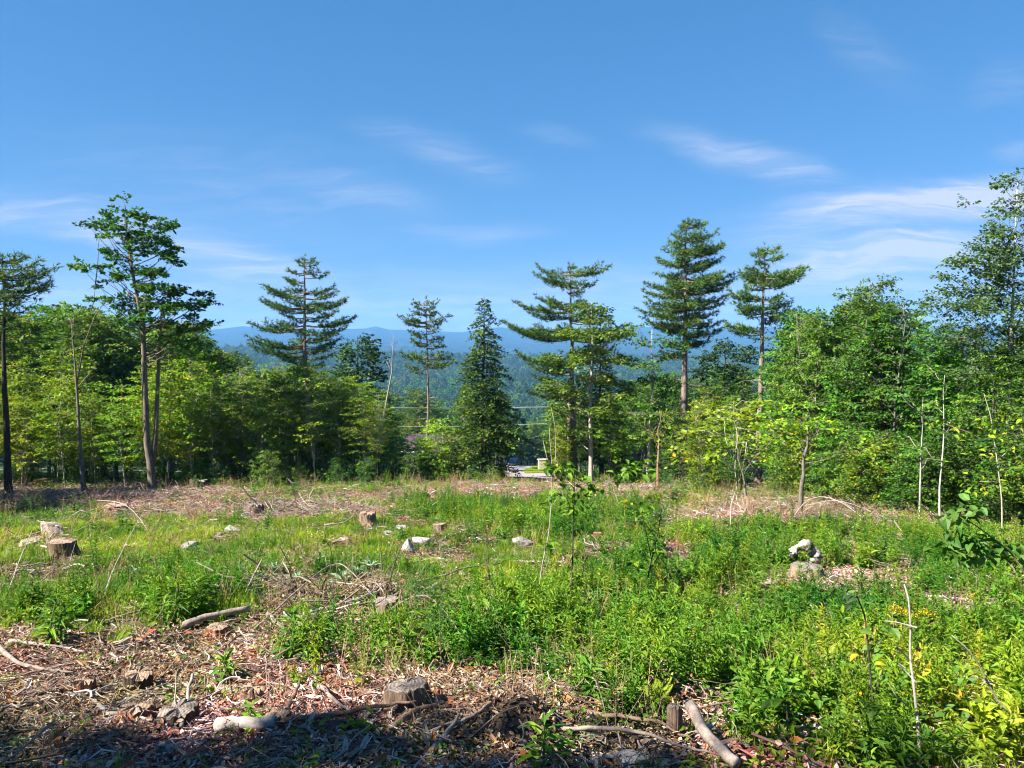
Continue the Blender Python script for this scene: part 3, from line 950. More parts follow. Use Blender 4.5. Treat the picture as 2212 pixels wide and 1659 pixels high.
def hemlock(seed, h, base_r, z0=0.1, r0=0.16, nb=70, prof=0.8, dens=1.0, leaf=0.12, top_thin=True):
    """drooping feathery conifer"""
    rng = np.random.default_rng(seed)
    tb, cb = Buf(), Buf()
    line = trunk_line(rng, h, (0, 0), 0.12, 10)
    t = np.linspace(0, 1, len(line))
    tube(tb, line, r0 * (1 - t * 0.94), 9)
    P, D, N, A = [], [], [], []
    for i in range(nb):
        u = (i + rng.random() * 0.8) / nb
        z = h * (z0 + (0.985 - z0) * u ** 0.9)
        q = (z / h - z0) / (1 - z0)
        L = base_r * ((1 - q) ** prof) * rng.uniform(0.55, 1.15) + 0.15
        if q < 0.15:
            L *= 0.7
        az = i * 2.4 + rng.normal() * 0.4
        d = np.array([math.cos(az), math.sin(az), 0]); perp = np.array([-d[1], d[0], 0])
        s = on_line(line, z)
        tt = np.linspace(0, 1, 6)
        pts = s + d * (L * tt)[:, None]
        pts[:, 2] += L * (0.18 * tt - 0.42 * tt ** 2)
        tube(tb, pts, np.linspace(min(0.02 + 0.007 * L, r0 * .4), 0.006, 6), 4, cap=False)
        m = max(4, int(L / 0.15 * dens))
        tk = 0.12 + 0.88 * (np.arange(m) + rng.random(m)) / m
        bp = np.stack([np.interp(tk, tt, pts[:, e]) for e in range(3)], 1)
        base = 0.40 + rng.normal() * 0.16
        for e in range(m):
            for sg in (1, -1):
                ll = (0.40 * L * (1.08 - tk[e]) + 0.16) * rng.uniform(0.5, 1.15)
                ld = nrm(d * rng.uniform(0.5, 1.1) + perp * sg + np.array([0, 0, rng.normal(-0.08, 0.16)]))
                kk = max(2, int(ll / 0.105))
                v = (np.arange(kk) + 0.6) / kk
                pp = bp[e] + ld * (v * ll)[:, None]
                pp[:, 2] -= 0.25 * ll * v ** 2
                P.append(pp); D.append(np.tile(ld, (kk, 1)) + rng.normal(size=(kk, 3)) * 0.5)
                N.append(np.tile([0, 0, 1.0], (kk, 1)) + rng.normal(size=(kk, 3)) * 0.35)
                A.append(np.clip(base + 0.35 * (tk[e] - 0.5) + 0.2 * v - .1 + rng.normal(size=kk) * 0.1, 0, 1))
    P = np.concatenate(P); D = np.concatenate(D); N = np.concatenate(N); A = np.concatenate(A)
    L = leaf * rng.uniform(0.8, 1.5, len(P))
    leaves(cb, P, D, N, L, L * 0.55, A)
    return tb, cb


# ------------------------------------------------------------------ prototypes (mesh pairs shared by the copies)
PROTO = {}


def proto(kind, bufs, bark, leafm):
    tb, cb = bufs
    PROTO.setdefault(kind, []).append((tb.mesh('trunk', M[bark]), cb.mesh('crown', M[leafm])))


rg = np.random.default_rng(5)
for i in range(6):      # slim understorey saplings, bare stem below, layered sprays above (8 m)
    h = 8.0
    proto('sapling', broadleaf(100 + i, h, crown_clumps(rg, h, 1.5 + 0.9 * rg.random(), 1.5, 24, 0.35, (0.55, 1.0)), 0.042, 0.17, 5.6, 24, 0.2, wob=0.35, flare=1.2, tilt=0.28, spl=1.0), ['bark_pale', 'bark_gray', 'bark_pale'][i % 3], 'sapling_leaf')
for i in range(3):      # bushy saplings leafy to the ground (4 m)
    h = 4.0
    proto('bush', broadleaf(130 + i, h, crown_clumps(rg, h, 0.3, 1.25, 24, 0.5, (0.5, 0.85)), 0.03, 0.15, 11, 14, 0.4, wob=0.2, flare=1.1, tilt=0.4), 'bark_gray', ['sapling_leaf', 'maple_leaf', 'beech_leaf'][i])
for i in range(5):      # forest maples (12 m)
    h = 12.0
    proto('maple', broadleaf(150 + i, h, crown_clumps(rg, h, 3.2, 2.6, 40, 0.5, (0.9, 1.5)), 0.13, 0.21, 4.8, 25, 0.42, wob=0.3, tilt=.36, spl=1.1), 'bark_maple', 'maple_leaf')
for i in range(6):      # thick young beeches and birches of the near wood edge (10 m)
    h = 10.0
    proto('beech', broadleaf(180 + i, h, crown_clumps(rg, h, 0.9, 2.2, 50, 0.42, (0.7, 1.15)), 0.075, 0.16, 6.0, 25, 0.26, wob=0.35, flare=1.25, tilt=0.28, spl=1.0), 'bark_gray', 'beech_leaf')
for i in range(2):      # dark oaks
    h = 12.0
    proto('oak', broadleaf(210 + i, h, crown_clumps(rg, h, 3.0, 3.4, 44, 0.55, (0.9, 1.5)), 0.17, 0.26, 7, 16, 0.6, wob=0.3), 'bark_dark', 'dark_leaf')
for i in range(3):
    proto('hemlock', hemlock(230 + i, 11.0, 2.8, 0.08 + 0.03 * i, 0.14, 70, 0.75, 1.0, 0.2), 'bark_dark', 'hemlock_needle')
for i in range(3):
    h = 13.0
    br = []
    for z in np.arange(3.5, 12.6, 0.55):
        q = (z - 3.5) / 9.5
        for a in range(4):
            br.append((z + rg.normal() * 0.12, rg.random() * 6.28, (3.0 * (1 - q) ** 0.75 + 0.35) * rg.uniform(0.5, 1.05), rg.uniform(0.02, 0.25) + 0.25 * q))
    proto('pine', pine(250 + i, h, br, 0.16, k=9, dens=0.9, width=0.06), 'bark_pine', 'pine_needle')
for i in range(3):      # slim grey birch saplings with fine leaves (8 m)
    h = 8.5
    proto('birchling', broadleaf(270 + i, h, crown_clumps(rg, h, 3.4, 1.2, 22, 0.35, (0.55, 0.9)), 0.040, 0.075, 13, 20, 0.55, wob=0.35, flare=1.15, tilt=0.6), 'bark_birch' if i != 1 else 'bark_pale', ['sapling_leaf', 'maple_leaf', 'sapling_leaf'][i])

CAT = {'sapling': 'sapling', 'bush': 'sapling', 'maple': 'tree', 'beech': 'tree', 'oak': 'tree', 'hemlock': 'tree', 'pine': 'tree', 'birchling': 'sapling'}
PH = {'sapling': 8.0, 'bush': 4.0, 'maple': 12.0, 'beech': 10.0, 'oak': 12.0, 'hemlock': 11.0, 'pine': 13.0, 'birchling': 8.5}
NM = {'sapling': 'maple_sapling', 'bush': 'bushy_sapling', 'maple': 'maple_tree', 'beech': 'beech_tree', 'oak': 'oak_tree', 'hemlock': 'hemlock_tree', 'pine': 'pine_tree', 'birchling': 'birch_sapling'}
PLACED = []


def tree(kind, x, y, h, desc, group, var=None, rng=random, sxy=1.0, lean=0.03):
    pr = PROTO[kind]
    tm, cm = pr[rng.randrange(len(pr)) if var is None else var]
    z = float(H(x, y)) - 0.06
    s = h / PH[kind]
    e = obj(NM[kind], None, None, (x, y, z), 0, (s * sxy, s * sxy, s))
    e.empty_display_size = 0.3
    e.rotation_euler = (rng.gauss(0, lean), rng.gauss(0, lean), rng.uniform(0, 6.28))
    obj('trunk', tm, e); obj('crown', cm, e)
    px, _ = proj(x, y, z)
    e['category'] = CAT[kind]; e['group'] = group
    PLACED.append((group, desc, float(px), y, e))
    return e


def hero(name, bufs, bark, leafm, loc, label, cat='tree', group=None):
    tb, cb = bufs
    e = obj(name, None, None, loc)
    e.empty_display_size = 0.3
    obj('trunk', tb.mesh('trunk', [M[bark], M['bark_gray']]), e)
    obj('crown', cb.mesh('crown', M[leafm]), e)
    return tag(e, label, cat, group)


# crop pixel rows of the photograph -> metres, for the trees drawn one by one (2212 px copy)
def D3(cx, cy, ox, oy, k=2.88):
    """a place in an enlarged crop of the original to the 2212 px copy"""
    return ((ox + cx / k) * 0.72, (oy + cy / k) * 0.72)


def px_pine(seed, name, tx, by, dist, ty, crop, left, right, label, r0=0.2, extra=0.85, bark='bark_pine', lowest=None, dead=(), lean=0.0, tuft=0.30, dens=1.0, needle='pine_needle', fill=2, f0=.26, thick=.07):
    """a pine whose whorls are read off the photograph; each plate also gets boughs toward and away from the viewer"""
    rng = np.random.default_rng(seed)
    base = col_at(tx, dist)
    sc = dist / 1671.0 * 1.0
    top = z_of(ty, dist)
    h = top - base[2]
    br = []
    rows = sorted([(z_of(D3(0, y, *crop)[1], dist) - base[2], abs(D3(x, 0, *crop)[0] - tx) * sc, 0) for (y, x) in left] +
                  [(z_of(D3(0, y, *crop)[1], dist) - base[2], abs(D3(x, 0, *crop)[0] - tx) * sc, 1) for (y, x) in right])
    for (z, L, sd) in rows:
        rise = 0.02 + 0.3 * max(0, z / h - 0.75) + rng.normal() * 0.03
        zs = z - rise * L - 0.10 * L
        zs = max(0.3, min(zs, h * 0.97))
        a0 = 0 if sd else math.pi
        br.append((zs, a0 + rng.normal() * 0.18, L, rise))
        br.append((zs + rng.normal() * 0.15, a0 + rng.choice([-1, 1]) * rng.uniform(0.35, 0.7), L * rng.uniform(0.6, 0.95), rise))
        for q in range(fill):
            br.append((zs + rng.normal() * 0.25, a0 + rng.choice([-1, 1]) * rng.uniform(0.8, 1.5), L * extra * rng.uniform(0.55, 1.0), rise + rng.normal() * 0.04))
    return hero(name, pine(seed, h, br, r0, dead=dead, lean=(lean, 0), tuft=tuft, dens=dens, f0=f0, thick=thick), bark, needle, base, label)


# ------------------------------------------------------------------ the trees that stand out one by one
rn = np.random.default_rng(11)
C2B = (700, 700)
C3B = (1400, 700)
C4B = (1900, 600)


def deadb(seed, z0, z1, n, L, side=None):
    g_ = np.random.default_rng(seed)
    return [(g_.uniform(z0, z1), (g_.choice([0, math.pi]) if side is None else side) + g_.normal() * 0.6, L * g_.uniform(0.4, 1.1), g_.normal() * 0.12 - 0.05) for i in range(n)]


px_pine(301, 'pine_tree', 668, 0, 58, 552, C2B,
        [(215, 600), (330, 520), (395, 470), (470, 320), (510, 340), (580, 280), (650, 405), (700, 470), (800, 220), (770, 420), (920, 190), (985, 205), (960, 380), (1075, 430)],
        [(205, 745), (270, 760), (360, 850), (480, 900), (520, 935), (585, 1015), (600, 840), (690, 960), (740, 1085), (820, 1030), (890, 960), (930, 950), (1000, 880), (1060, 880)],
        'broad white pine with wide separate boughs standing before the blue ridge', 0.30, fill=1, f0=.34, thick=.05, extra=.75, dead=deadb(1, 4.5, 7.5, 12, 2.2))
px_pine(302, 'pine_tree', 925, 0, 55, 640, C2B,
        [(600, 1570), (640, 1600), (690, 1570), (730, 1460), (780, 1510), (850, 1540), (930, 1560), (970, 1610), (1050, 1470), (1150, 1500)],
        [(590, 1760), (650, 1740), (690, 1780), (725, 1880), (770, 1800), (830, 1780), (920, 1820), (975, 1815), (1060, 1900), (1110, 1940)],
        'slim pine with a small sparse crown on a long bare trunk', 0.13, dead=deadb(2, 3, 7, 10, 0.9), fill=1, tuft=0.24)
px_pine(303, 'pine_tree', 1240, 0, 54, 565, C3B,
        [(300, 660), (370, 620), (420, 700), (560, 640), (620, 460), (690, 560), (790, 340), (840, 400), (870, 480), (1060, 430), (1150, 560), (1250, 600), (1380, 560)],
        [(260, 960), (300, 1265), (340, 1100), (440, 1135), (520, 1030), (590, 1040), (660, 1180), (740, 1260), (820, 1400), (870, 1420), (1000, 1300), (1100, 1180)],
        'flat-topped white pine with long arms reaching out to both sides', 0.26, fill=1, f0=.3, thick=.06, dead=deadb(3, 3, 7, 12, 2.5, math.pi))
px_pine(304, 'pine_tree', 1476, 0, 56, 475, C4B,
        [(200, 430), (310, 330), (360, 300), (430, 240), (520, 205), (560, 320), (640, 200), (730, 90), (790, 75), (870, 95), (920, 100), (960, 40), (1040, 60), (1100, 170), (1250, 250), (1330, 230)],
        [(210, 590), (290, 690), (390, 775), (430, 740), (510, 765), (590, 640), (660, 830), (700, 845), (740, 800), (850, 760), (900, 750), (980, 720), (1060, 740), (1120, 750), (1220, 640), (1240, 600)],
        'tallest white pine, dense pointed crown over a thick grey trunk', 0.34, fill=3, dead=deadb(4, 3, 8.5, 16, 1.4))
px_pine(305, 'pine_tree', 1636, 0, 47, 530, C4B,
        [(440, 1060), (480, 980), (540, 1020), (600, 935), (640, 870), (680, 900), (800, 790), (830, 800), (900, 840), (960, 830), (1090, 770), (1120, 800)],
        [(430, 1190), (500, 1215), (620, 1320), (610, 1425), (660, 1430), (700, 1330), (840, 1230), (890, 1340), (960, 1330), (1010, 1250)],
        'pine with a forked brush-like top and two raised arms', 0.24, fill=1, dead=deadb(5, 3, 7, 12, 1.4))
px_pine(306, 'pine_tree', 20, 0, 39, 548, (0, 550),
        [(650, -60), (720, -120), (800, -160), (900, -200), (1000, -90), (1080, -120), (1180, -100)],
        [(620, 200), (1040, 170), (1090, 260), (1150, 150), (1240, 180), (640, 300), (680, 400), (730, 490), (770, 480), (830, 420), (880, 460), (910, 470), (960, 200), (1000, 190)],
        'dark-trunked pine at the clearing edge with one flat-topped wing of boughs', 0.19, bark='bark_dark', fill=1, dens=.7, f0=.4, extra=.6)


# tall twin-stemmed maple
def px_clump(lst, tx, dist, base, crop, seed, kz=0.8):
    g_ = np.random.default_rng(seed)
    out = []
    for it in lst:
        cx, cy, r = it[:3]
        X, Y = D3(cx, cy, *crop)
        rr = r / 2.88 * 0.72 * dist / 1671.0
        dx = (X - tx) * dist / 1671.0
        for q in range(2 if r > 60 else 1):
            dy = g_.normal() * kz * (0.4 + 0.5 * rr) + (0 if q == 0 else g_.choice([-1, 1]) * 0.9)
            out.append((dx + (g_.normal() * 0.2 if q else 0), dy, z_of(Y, dist) - base[2] + g_.normal() * 0.1, rr * (1.0 if q == 0 else 0.9)))
    return out


mb = at(330, 1058)
MD = mb[1]
mcl = [(1110, 110, 40), (850, 330, 70), (930, 350, 70), (1030, 300, 85), (1200, 280, 110), (1300, 320, 90), (1400, 340, 90), (1460, 360, 60), (1130, 400, 100), (1250, 430, 110), (1060, 480, 70), (980, 590, 70),
       (1430, 500, 110), (1530, 540, 70), (1250, 560, 110), (1350, 590, 110), (1560, 680, 70), (1480, 640, 80), (1100, 640, 80), (780, 710, 75), (860, 750, 60), (960, 760, 70), (1060, 800, 85), (1180, 740, 90),
       (1330, 760, 110), (1450, 780, 90), (1010, 850, 50), (870, 880, 30), (1250, 860, 80), (1360, 900, 110), (1480, 930, 120), (1560, 930, 80), (1180, 1010, 110), (1040, 1010, 80), (1090, 1080, 90), (1250, 1080, 100), (1380, 1040, 120),
       (1500, 1060, 110), (1620, 1040, 90), (1730, 980, 90), (1760, 1050, 70), (1600, 1120, 90), (1720, 1210, 100), (1820, 1220, 50), (1560, 1240, 110), (1430, 1200, 120), (1480, 1330, 110), (1620, 1330, 80), (1300, 1180, 80), (1150, 1160, 60), (1560, 1400, 90)]
mh = z_of(436, MD) - mb[2]
sx = MD / 1671.0
mline = np.array([[0, 0, 0], [-0.1, 0, 1.6], [-10 * sx, 0, z_of(960, MD) - mb[2]], [-12 * sx, 0, z_of(800, MD) - mb[2]], [-14 * sx, .1, z_of(700, MD) - mb[2]], [-32 * sx, .1, z_of(600, MD) - mb[2]], [-42 * sx, .1, z_of(520, MD) - mb[2]], [-50 * sx, .1, z_of(450, MD) - mb[2]]])
tb_, cb_ = broadleaf(320, mh, px_clump(mcl, 330, MD, mb, (0, 550), 2), 0.24, 0.19, 11, 24, 0.45, line=mline, flare=1.45, tilt=0.5, spl=0.55)
tube(tb_, np.array([[0.05, .05, 1.5], [8 * sx, .15, z_of(930, MD) - mb[2]], [12 * sx, .3, z_of(820, MD) - mb[2]], [16 * sx, .4, z_of(740, MD) - mb[2]], [0.3 + 12 * sx, .5, z_of(640, MD) - mb[2]]]), np.array([0.16, 0.13, 0.11, 0.09, 0.05]), 8)
for (q0, q1) in (((1150, 240), (1120, 130)), ((1030, 470), (830, 360)), ((1250, 930), (850, 1080)), ((870, 880), (905, 480)), ((830, 1100), (860, 900))):
    A0 = D3(*q0, 0, 550); A1 = D3(*q1, 0, 550)
    tube(tb_, np.array([[(A0[0] - 330) * sx, 0, z_of(A0[1], MD) - mb[2]], [(A0[0] + A1[0] - 660) / 2 * sx, .1, z_of((A0[1] + A1[1]) / 2 + 3, MD) - mb[2]], [(A1[0] - 330) * sx, 0.1, z_of(A1[1], MD) - mb[2]]]), np.array([.035, .025, .012]), 5)
hero('maple_tree', (tb_, cb_), 'bark_maple', 'maple_leaf', mb, 'tall twin-stemmed maple towering over the edge of the clearing')

# snapped slim tree beside it
p0 = at(182, 1062)
hh = z_of(690, p0[1]) - p0[2]
sx = p0[1] / 1671.0
ln = np.array([[0, 0, 0], [-6 * sx, 0, hh * .25], [-8 * sx, 0, hh * .5], [-12 * sx, 0, hh * .75], [-18 * sx, 0, hh]])
tb_, cb_ = broadleaf(321, hh, [(-0.4, 0.1, hh - .1, 0.55), (-0.1, .3, hh - .7, .6), (0.1, 0, hh - 1.4, .5), (.5, .2, hh - .4, .5)], 0.13, 0.13, 8, 14, 0.5, line=ln)
tube(tb_, np.array([[-10 * sx, 0, hh * .62], [6 * sx, .1, hh * .85], [30 * sx, .2, hh * 1.02], [60 * sx, .2, hh * 1.13]]), np.array([.05, .04, .03, .01]), 5)
tube(tb_, np.array([[-9 * sx, 0, hh * .6], [10 * sx, 0, hh * .66], [28 * sx, 0, hh * .72]]), np.array([.035, .03, .01]), 5)
hero('broken_tree', (tb_, cb_), 'bark_maple', 'maple_leaf', p0, 'slim broken-topped tree with few leaves and a leaning side limb')

# dead leaning snag
p0 = col_at(815, 55)
sx = 55 / 1671.0
tb_ = Buf()
pts = [(0, p0[2])] + [((x - 815) * sx, z_of(y, 55)) for (x, y) in ((827, 917), (838, 860), (849, 803), (850, 770), (853, 724))]
P3 = np.array([[x, 0.0, z - p0[2]] for x, z in pts])
tube(tb_, P3, np.array([.10, .085, .07, .05, .028, .010]), 7)
for (a, q, r) in (((849, 803), (836, 780), .03), ((850, 800), (842, 775), .02), ((845, 835), (872, 815), .025), ((872, 815), (885, 795), .015), ((851, 775), (862, 745), .02), ((852, 760), (846, 735), .015), ((838, 860), (868, 838), .02), ((852, 745), (866, 730), .01)):
    tube(tb_, np.array([[(a[0] - 815) * sx, 0, z_of(a[1], 55) - p0[2]], [(a[0] / 2 + q[0] / 2 - 815) * sx, .1, z_of(a[1] / 2 + q[1] / 2, 55) - p0[2] - .05], [(q[0] - 815) * sx, .2, z_of(q[1], 55) - p0[2]]]), np.array([r, r * .8, r * .3]), 5)
o = obj('dead_tree', tb_.mesh('dead_tree', M['bark_gray']), None, p0)
tag(o, 'bare grey dead tree leaning between the oak and the slim pine', 'dead tree')

# hemlocks
def put_hemlock(px, d, ty, br, z0, seed, label, nb=90, prof=0.7, dens=1.0):
    p = col_at(px, d)
    h = z_of(ty, d) - p[2]
    return hero('hemlock_tree', hemlock(seed, h, br, z0, 0.2, nb, prof, dens, 0.2), 'bark_dark', 'hemlock_needle', p, label)


put_hemlock(1045, 51, 640, 3.7, 0.09, 331, 'dense dark hemlock with drooping tiers and a thin spire', 130, 0.9, 1.15)
put_hemlock(1300, 56, 735, 3.2, 0.12, 333, 'shaggy hemlock tangled with the flat-topped pine', 80, 0.8, 0.9)

# leafy trees crowding the flat-topped pine, two light trunks
def leafy(name, px, d, ty, clumps_px, seed, bark, leafm, label, r0=0.13, leaf=.14, dens=8, by=None, tilt=.4, lean=0.0, flat=.35):
    p = col_at(px, d)
    h = z_of(ty, d) - p[2]
    s_ = d / 1671.0
    g_ = np.random.default_rng(seed)
    cl = []
    for (x, y, r) in clumps_px:
        cl.append(((x - px) * s_, g_.normal() * 0.9, z_of(y, d) - p[2], r * s_))
        cl.append(((x - px) * s_ + g_.normal() * .4, g_.choice([-1, 1]) * g_.uniform(.6, 1.5), z_of(y, d) - p[2] + g_.normal() * .3, r * s_ * .9))
    return hero(name, broadleaf(seed, h, cl, r0, leaf, dens, 15, flat, lean=(lean, 0), tilt=tilt), bark, leafm, p, label)


leafy('maple_tree', 1276, 50, 640, [(1262, 660, 30), (1285, 690, 34), (1310, 720, 32), (1240, 720, 32), (1270, 760, 36), (1320, 775, 36), (1225, 790, 34), (1200, 770, 24), (1290, 815, 40), (1240, 840, 38), (1330, 830, 34), (1195, 840, 34), (1270, 880, 34), (1310, 890, 30), (1220, 890, 34), (1250, 930, 24)],
      340, 'bark_pale', 'beech_leaf', 'pale-trunked leafy tree rising in front of the flat-topped pine', 0.16, .19, 20)
leafy('maple_tree', 1400, 50, 700, [(1380, 715, 22), (1400, 740, 30), (1425, 770, 28), (1380, 790, 28), (1410, 820, 32), (1370, 845, 28), (1430, 850, 28), (1395, 880, 30), (1440, 900, 26), (1420, 930, 24)],
      341, 'bark_pale', 'maple_leaf', 'light grey trunk with a loose crown between the two big pines', 0.15, .19, 13)
leafy('oak_tree', 772, 72, 716, [(790, 735, 26), (760, 760, 34), (800, 775, 30), (740, 800, 30), (775, 810, 36), (815, 810, 26), (760, 850, 38), (800, 855, 34), (735, 860, 26), (780, 890, 36)],
      342, 'bark_dark', 'dark_leaf', 'very dark oak crown beside the broad white pine', 0.2, .26, 11, tilt=.6, flat=.7)
leafy('oak_tree', 1560, 74, 735, [(1560, 745, 24), (1535, 770, 28), (1580, 775, 30), (1520, 800, 28), (1560, 810, 34), (1595, 815, 26), (1530, 850, 34), (1570, 860, 34), (1600, 870, 26)],
      343, 'bark_dark', 'dark_leaf', 'dark oak crown behind, between the tallest and the forked pine', 0.2, .26, 11, tilt=.6, flat=.7)

# white birch and the tall trunks of the near wood
bd = 27.0
bp_ = col_at(2172, bd)
hb = z_of(372, bd) - bp_[2]
s_ = bd / 1671.0
bcl = []
g_ = np.random.default_rng(77)
for (x, y, r) in [(2160, 390, 14), (2178, 385, 14), (2150, 420, 20), (2180, 425, 20), (2165, 450, 22), (2140, 470, 18), (2195, 470, 20), (2160, 490, 24), (2130, 510, 22), (2185, 515, 26), (2210, 500, 18), (2150, 540, 30), (2120, 555, 22), (2195, 560, 30),
                  (2075, 565, 22), (2100, 580, 28), (2060, 570, 14), (2140, 590, 34), (2190, 610, 34), (2090, 620, 30), (2050, 590, 12), (2130, 640, 36), (2180, 660, 36), (2230, 600, 40), (2090, 670, 36), (2030, 645, 20), (2000, 635, 14), (2055, 665, 26), (2150, 710, 40), (2210, 720, 40), (2100, 730, 40), (2240, 680, 40), (2160, 780, 40), (2110, 800, 40)]:
    bcl.append(((x - 2172) * s_, g_.normal() * .5, z_of(y, bd) - bp_[2], r * s_ * 1.35))
    bcl.append(((x - 2172) * s_ + g_.normal() * .25, g_.normal() * .9, z_of(y, bd) - bp_[2] + g_.normal() * .2, r * s_))
hero('birch_tree', broadleaf(350, hb, bcl, 0.11, 0.105, 34, 16, 0.6, limbk=.5, lm=1, wob=.03, tilt=.7, wid=.7, spl=.5), 'bark_birch', 'birch_leaf', bp_, 'tall white birch with a thin pointed crown, highest of the near wood')

for (px, py, ty, r, bark, lab) in [(1728, 1110, 860, .10, 'bark_gray', 'grey mossy-sided trunk standing forward of the near wood'), (1985, 1075, 850, .034, 'bark_birch', 'white-barked dead stem upright against the dark near wood'),
                                   (2030, 1090, 800, .034, 'bark_birch', 'pale thin birch stem a step from the dead white stem'), (1420, 1062, 880, .09, 'bark_red', 'short reddish trunk close to the light grey trunk'),
                                   (1612, 1080, 930, .07, 'bark_gray', 'thin grey trunk tucked beside the forked pine'), (1575, 1160, 860, .02, 'bark_pale', 'spindly pale sapling forking low, ahead of the forked pine')]:
    p = at(px, py) if px not in (1985, 2030) else col_at(px, 24.6)
    h = z_of(ty, p[1]) - p[2]
    g_ = np.random.default_rng(px)
    cl = [(g_.normal() * .8, g_.normal() * .8, h * g_.uniform(.55, 1.0), g_.uniform(.4, .8)) for i in range(9)]
    if px in (1985, 2030):
        cl = [(g_.normal() * .3, .1 + g_.normal() * .2, h * q, .2) for q in (.99, .9, .8, .66, .5)]
    hero('slim_tree', broadleaf(px, h, cl, r, .15, 10, 13, .3, wob=.07 if px in (1985, 2030) else .25, flare=1.2, limbk=.4), bark, 'sapling_leaf' if px in (1575, 1612, 1728) else 'beech_leaf', p, lab)

# ------------------------------------------------------------------ the woods, tree by tree
rnd = random.Random(9)
TR = (668, 925, 1045, 1242, 1276, 1400, 1472, 1633)
clear_of = lambda px, d: d < 57 and any(abs(px - t_) < (34 if t_ > 1450 else 24) for t_ in TR)


def scatter(kind, xr, dr, n, hr, desc, group, dmin=1.2, skip=None, lim=None, sxy=1.0):
    pts = []
    tries = 0
    while len(pts) < n and tries < n * 60:
        tries += 1
        px = rnd.uniform(*xr); d = rnd.uniform(*dr)
        p = col_at(px, d)
        if any((p[0] - q[0]) ** 2 + (p[1] - q[1]) ** 2 < dmin * dmin for q in pts):
            continue
        if skip and skip(px, d):
            continue
        pts.append(p)
        h = rnd.uniform(*hr)
        if lim:
            h = min(h * 1.08, max(1.5, z_of(lim(px) + rnd.uniform(-14, 22), d) - p[2]) * 1.07)
        tree(kind, p[0], p[1], h, desc, group, rng=rnd, sxy=sxy)


def interp(*pts):
    xs = [p[0] for p in pts]; ys = [p[1] for p in pts]
    return lambda x: float(np.interp(x, xs, ys))


Ltop = interp((-300, 690), (0, 690), (120, 668), (250, 690), (420, 720), (470, 745), (540, 770), (600, 800))
scatter('sapling', (-140, 430), (45, 57), 32, (5.5, 9.0), 'slender yellow-green maple sapling with bare lower stem', 'saplings along the shaded wood edge', 1.4)
scatter('maple', (-200, 440), (58, 92), 34, (12, 17), 'green maple deeper in the shaded wood', 'maples inside the shaded wood', 2.6, lim=Ltop)
scatter('hemlock', (400, 560), (62, 88), 7, (10, 14), 'dark conifer behind the twin-stemmed maple', 'conifers behind the twin-stemmed maple', 3.0, lim=interp((400, 735), (470, 745), (520, 765), (560, 820)))
scatter('maple', (390, 560), (58, 80), 8, (8, 12), 'mid-sized maple in the gap past the twin-stemmed maple', 'maples past the twin-stemmed maple', 2.6, lim=interp((400, 750), (520, 800), (560, 820)))
Mtop = interp((430, 800), (560, 810), (620, 795), (660, 790), (720, 815), (800, 850), (870, 890), (900, 900))
scatter('sapling', (425, 838), (47, 56), 26, (5.5, 9), 'thin-stemmed leafy sapling below the broad pine', 'saplings below the broad pine', 1.3, lim=Mtop)
scatter('birchling', (470, 835), (47, 54), 12, (7, 9.5), 'slim pale birch sapling with fine leaves', 'birch saplings at the clearing edge', 1.6, lim=Mtop)
scatter('maple', (540, 835), (60, 86), 20, (8, 12), 'rounded maple behind the edge saplings', 'maples behind the edge saplings', 2.6, lim=interp((540, 820), (620, 800), (700, 810), (800, 850), (880, 900)))
house = lambda px, d: 862 < px < 985 and d < 150
scatter('bush', (860, 1000), (50, 58), 13, (2.6, 4.6), 'low bushy sapling in front of the white house', 'bushes before the white house', 1.1, skip=lambda px, d: 866 < px < 916, lim=interp((860, 960), (912, 930), (935, 980), (965, 985), (1000, 940)))
scatter('bush', (420, 900), (46, 52), 32, (0.8, 2.8), 'knee-high to head-high bush under the thin saplings', 'bushes under the thin saplings', 1.0)
scatter('bush', (-100, 420), (47, 62), 28, (0.9, 2.8), 'low leafy bush on the shaded wood floor', 'bushes on the shaded wood floor', 1.1)
scatter('bush', (985, 1092), (49, 56), 7, (0.8, 1.9), 'small bush below the hemlock near the driveway', 'bushes near the driveway', 1.0)
scatter('sapling', (1205, 1350), (50, 58), 10, (3.5, 7), 'yellow-green sapling around the pale leafy trunk', 'saplings around the pale leafy trunk', 1.2, skip=clear_of)
scatter('bush', (1200, 1560), (48, 58), 18, (1.2, 3.2), 'shrubby sapling at the feet of the big pines', 'shrubs at the feet of the big pines', 1.2, skip=clear_of)
scatter('maple', (1250, 1600), (76, 112), 20, (9, 14), 'shadowy maple filling the gap behind the tallest pine', 'maples behind the tallest pine', 3.0, lim=interp((1250, 860), (1350, 850), (1450, 800), (1600, 770)))
scatter('hemlock', (1300, 1600), (62, 90), 9, (8, 12), 'dark conifer between the big pine trunks', 'conifers between the big pine trunks', 3.0, lim=interp((1300, 850), (1400, 820), (1600, 800)))
scatter('sapling', (1480, 1680), (42, 52), 13, (3.5, 6.5), 'sunlit yellowish sapling at the corner of the near wood', 'saplings at the corner of the near wood', 1.2, skip=clear_of)
scatter('bush', (1500, 1700), (38, 46), 10, (1.0, 2.6), 'yellow-green bush ahead of the forked pine', 'bushes ahead of the forked pine', 1.0, skip=clear_of)
Rtop = interp((1640, 690), (1690, 665), (1770, 628), (1800, 650), (1850, 612), (1880, 640), (1935, 640), (1980, 690), (2040, 690), (2120, 690), (2300, 650))
Redge = interp((1640, 47), (1720, 36), (1800, 33), (1900, 29), (2000, 26.5), (2100, 24.5), (2212, 23), (2400, 21))
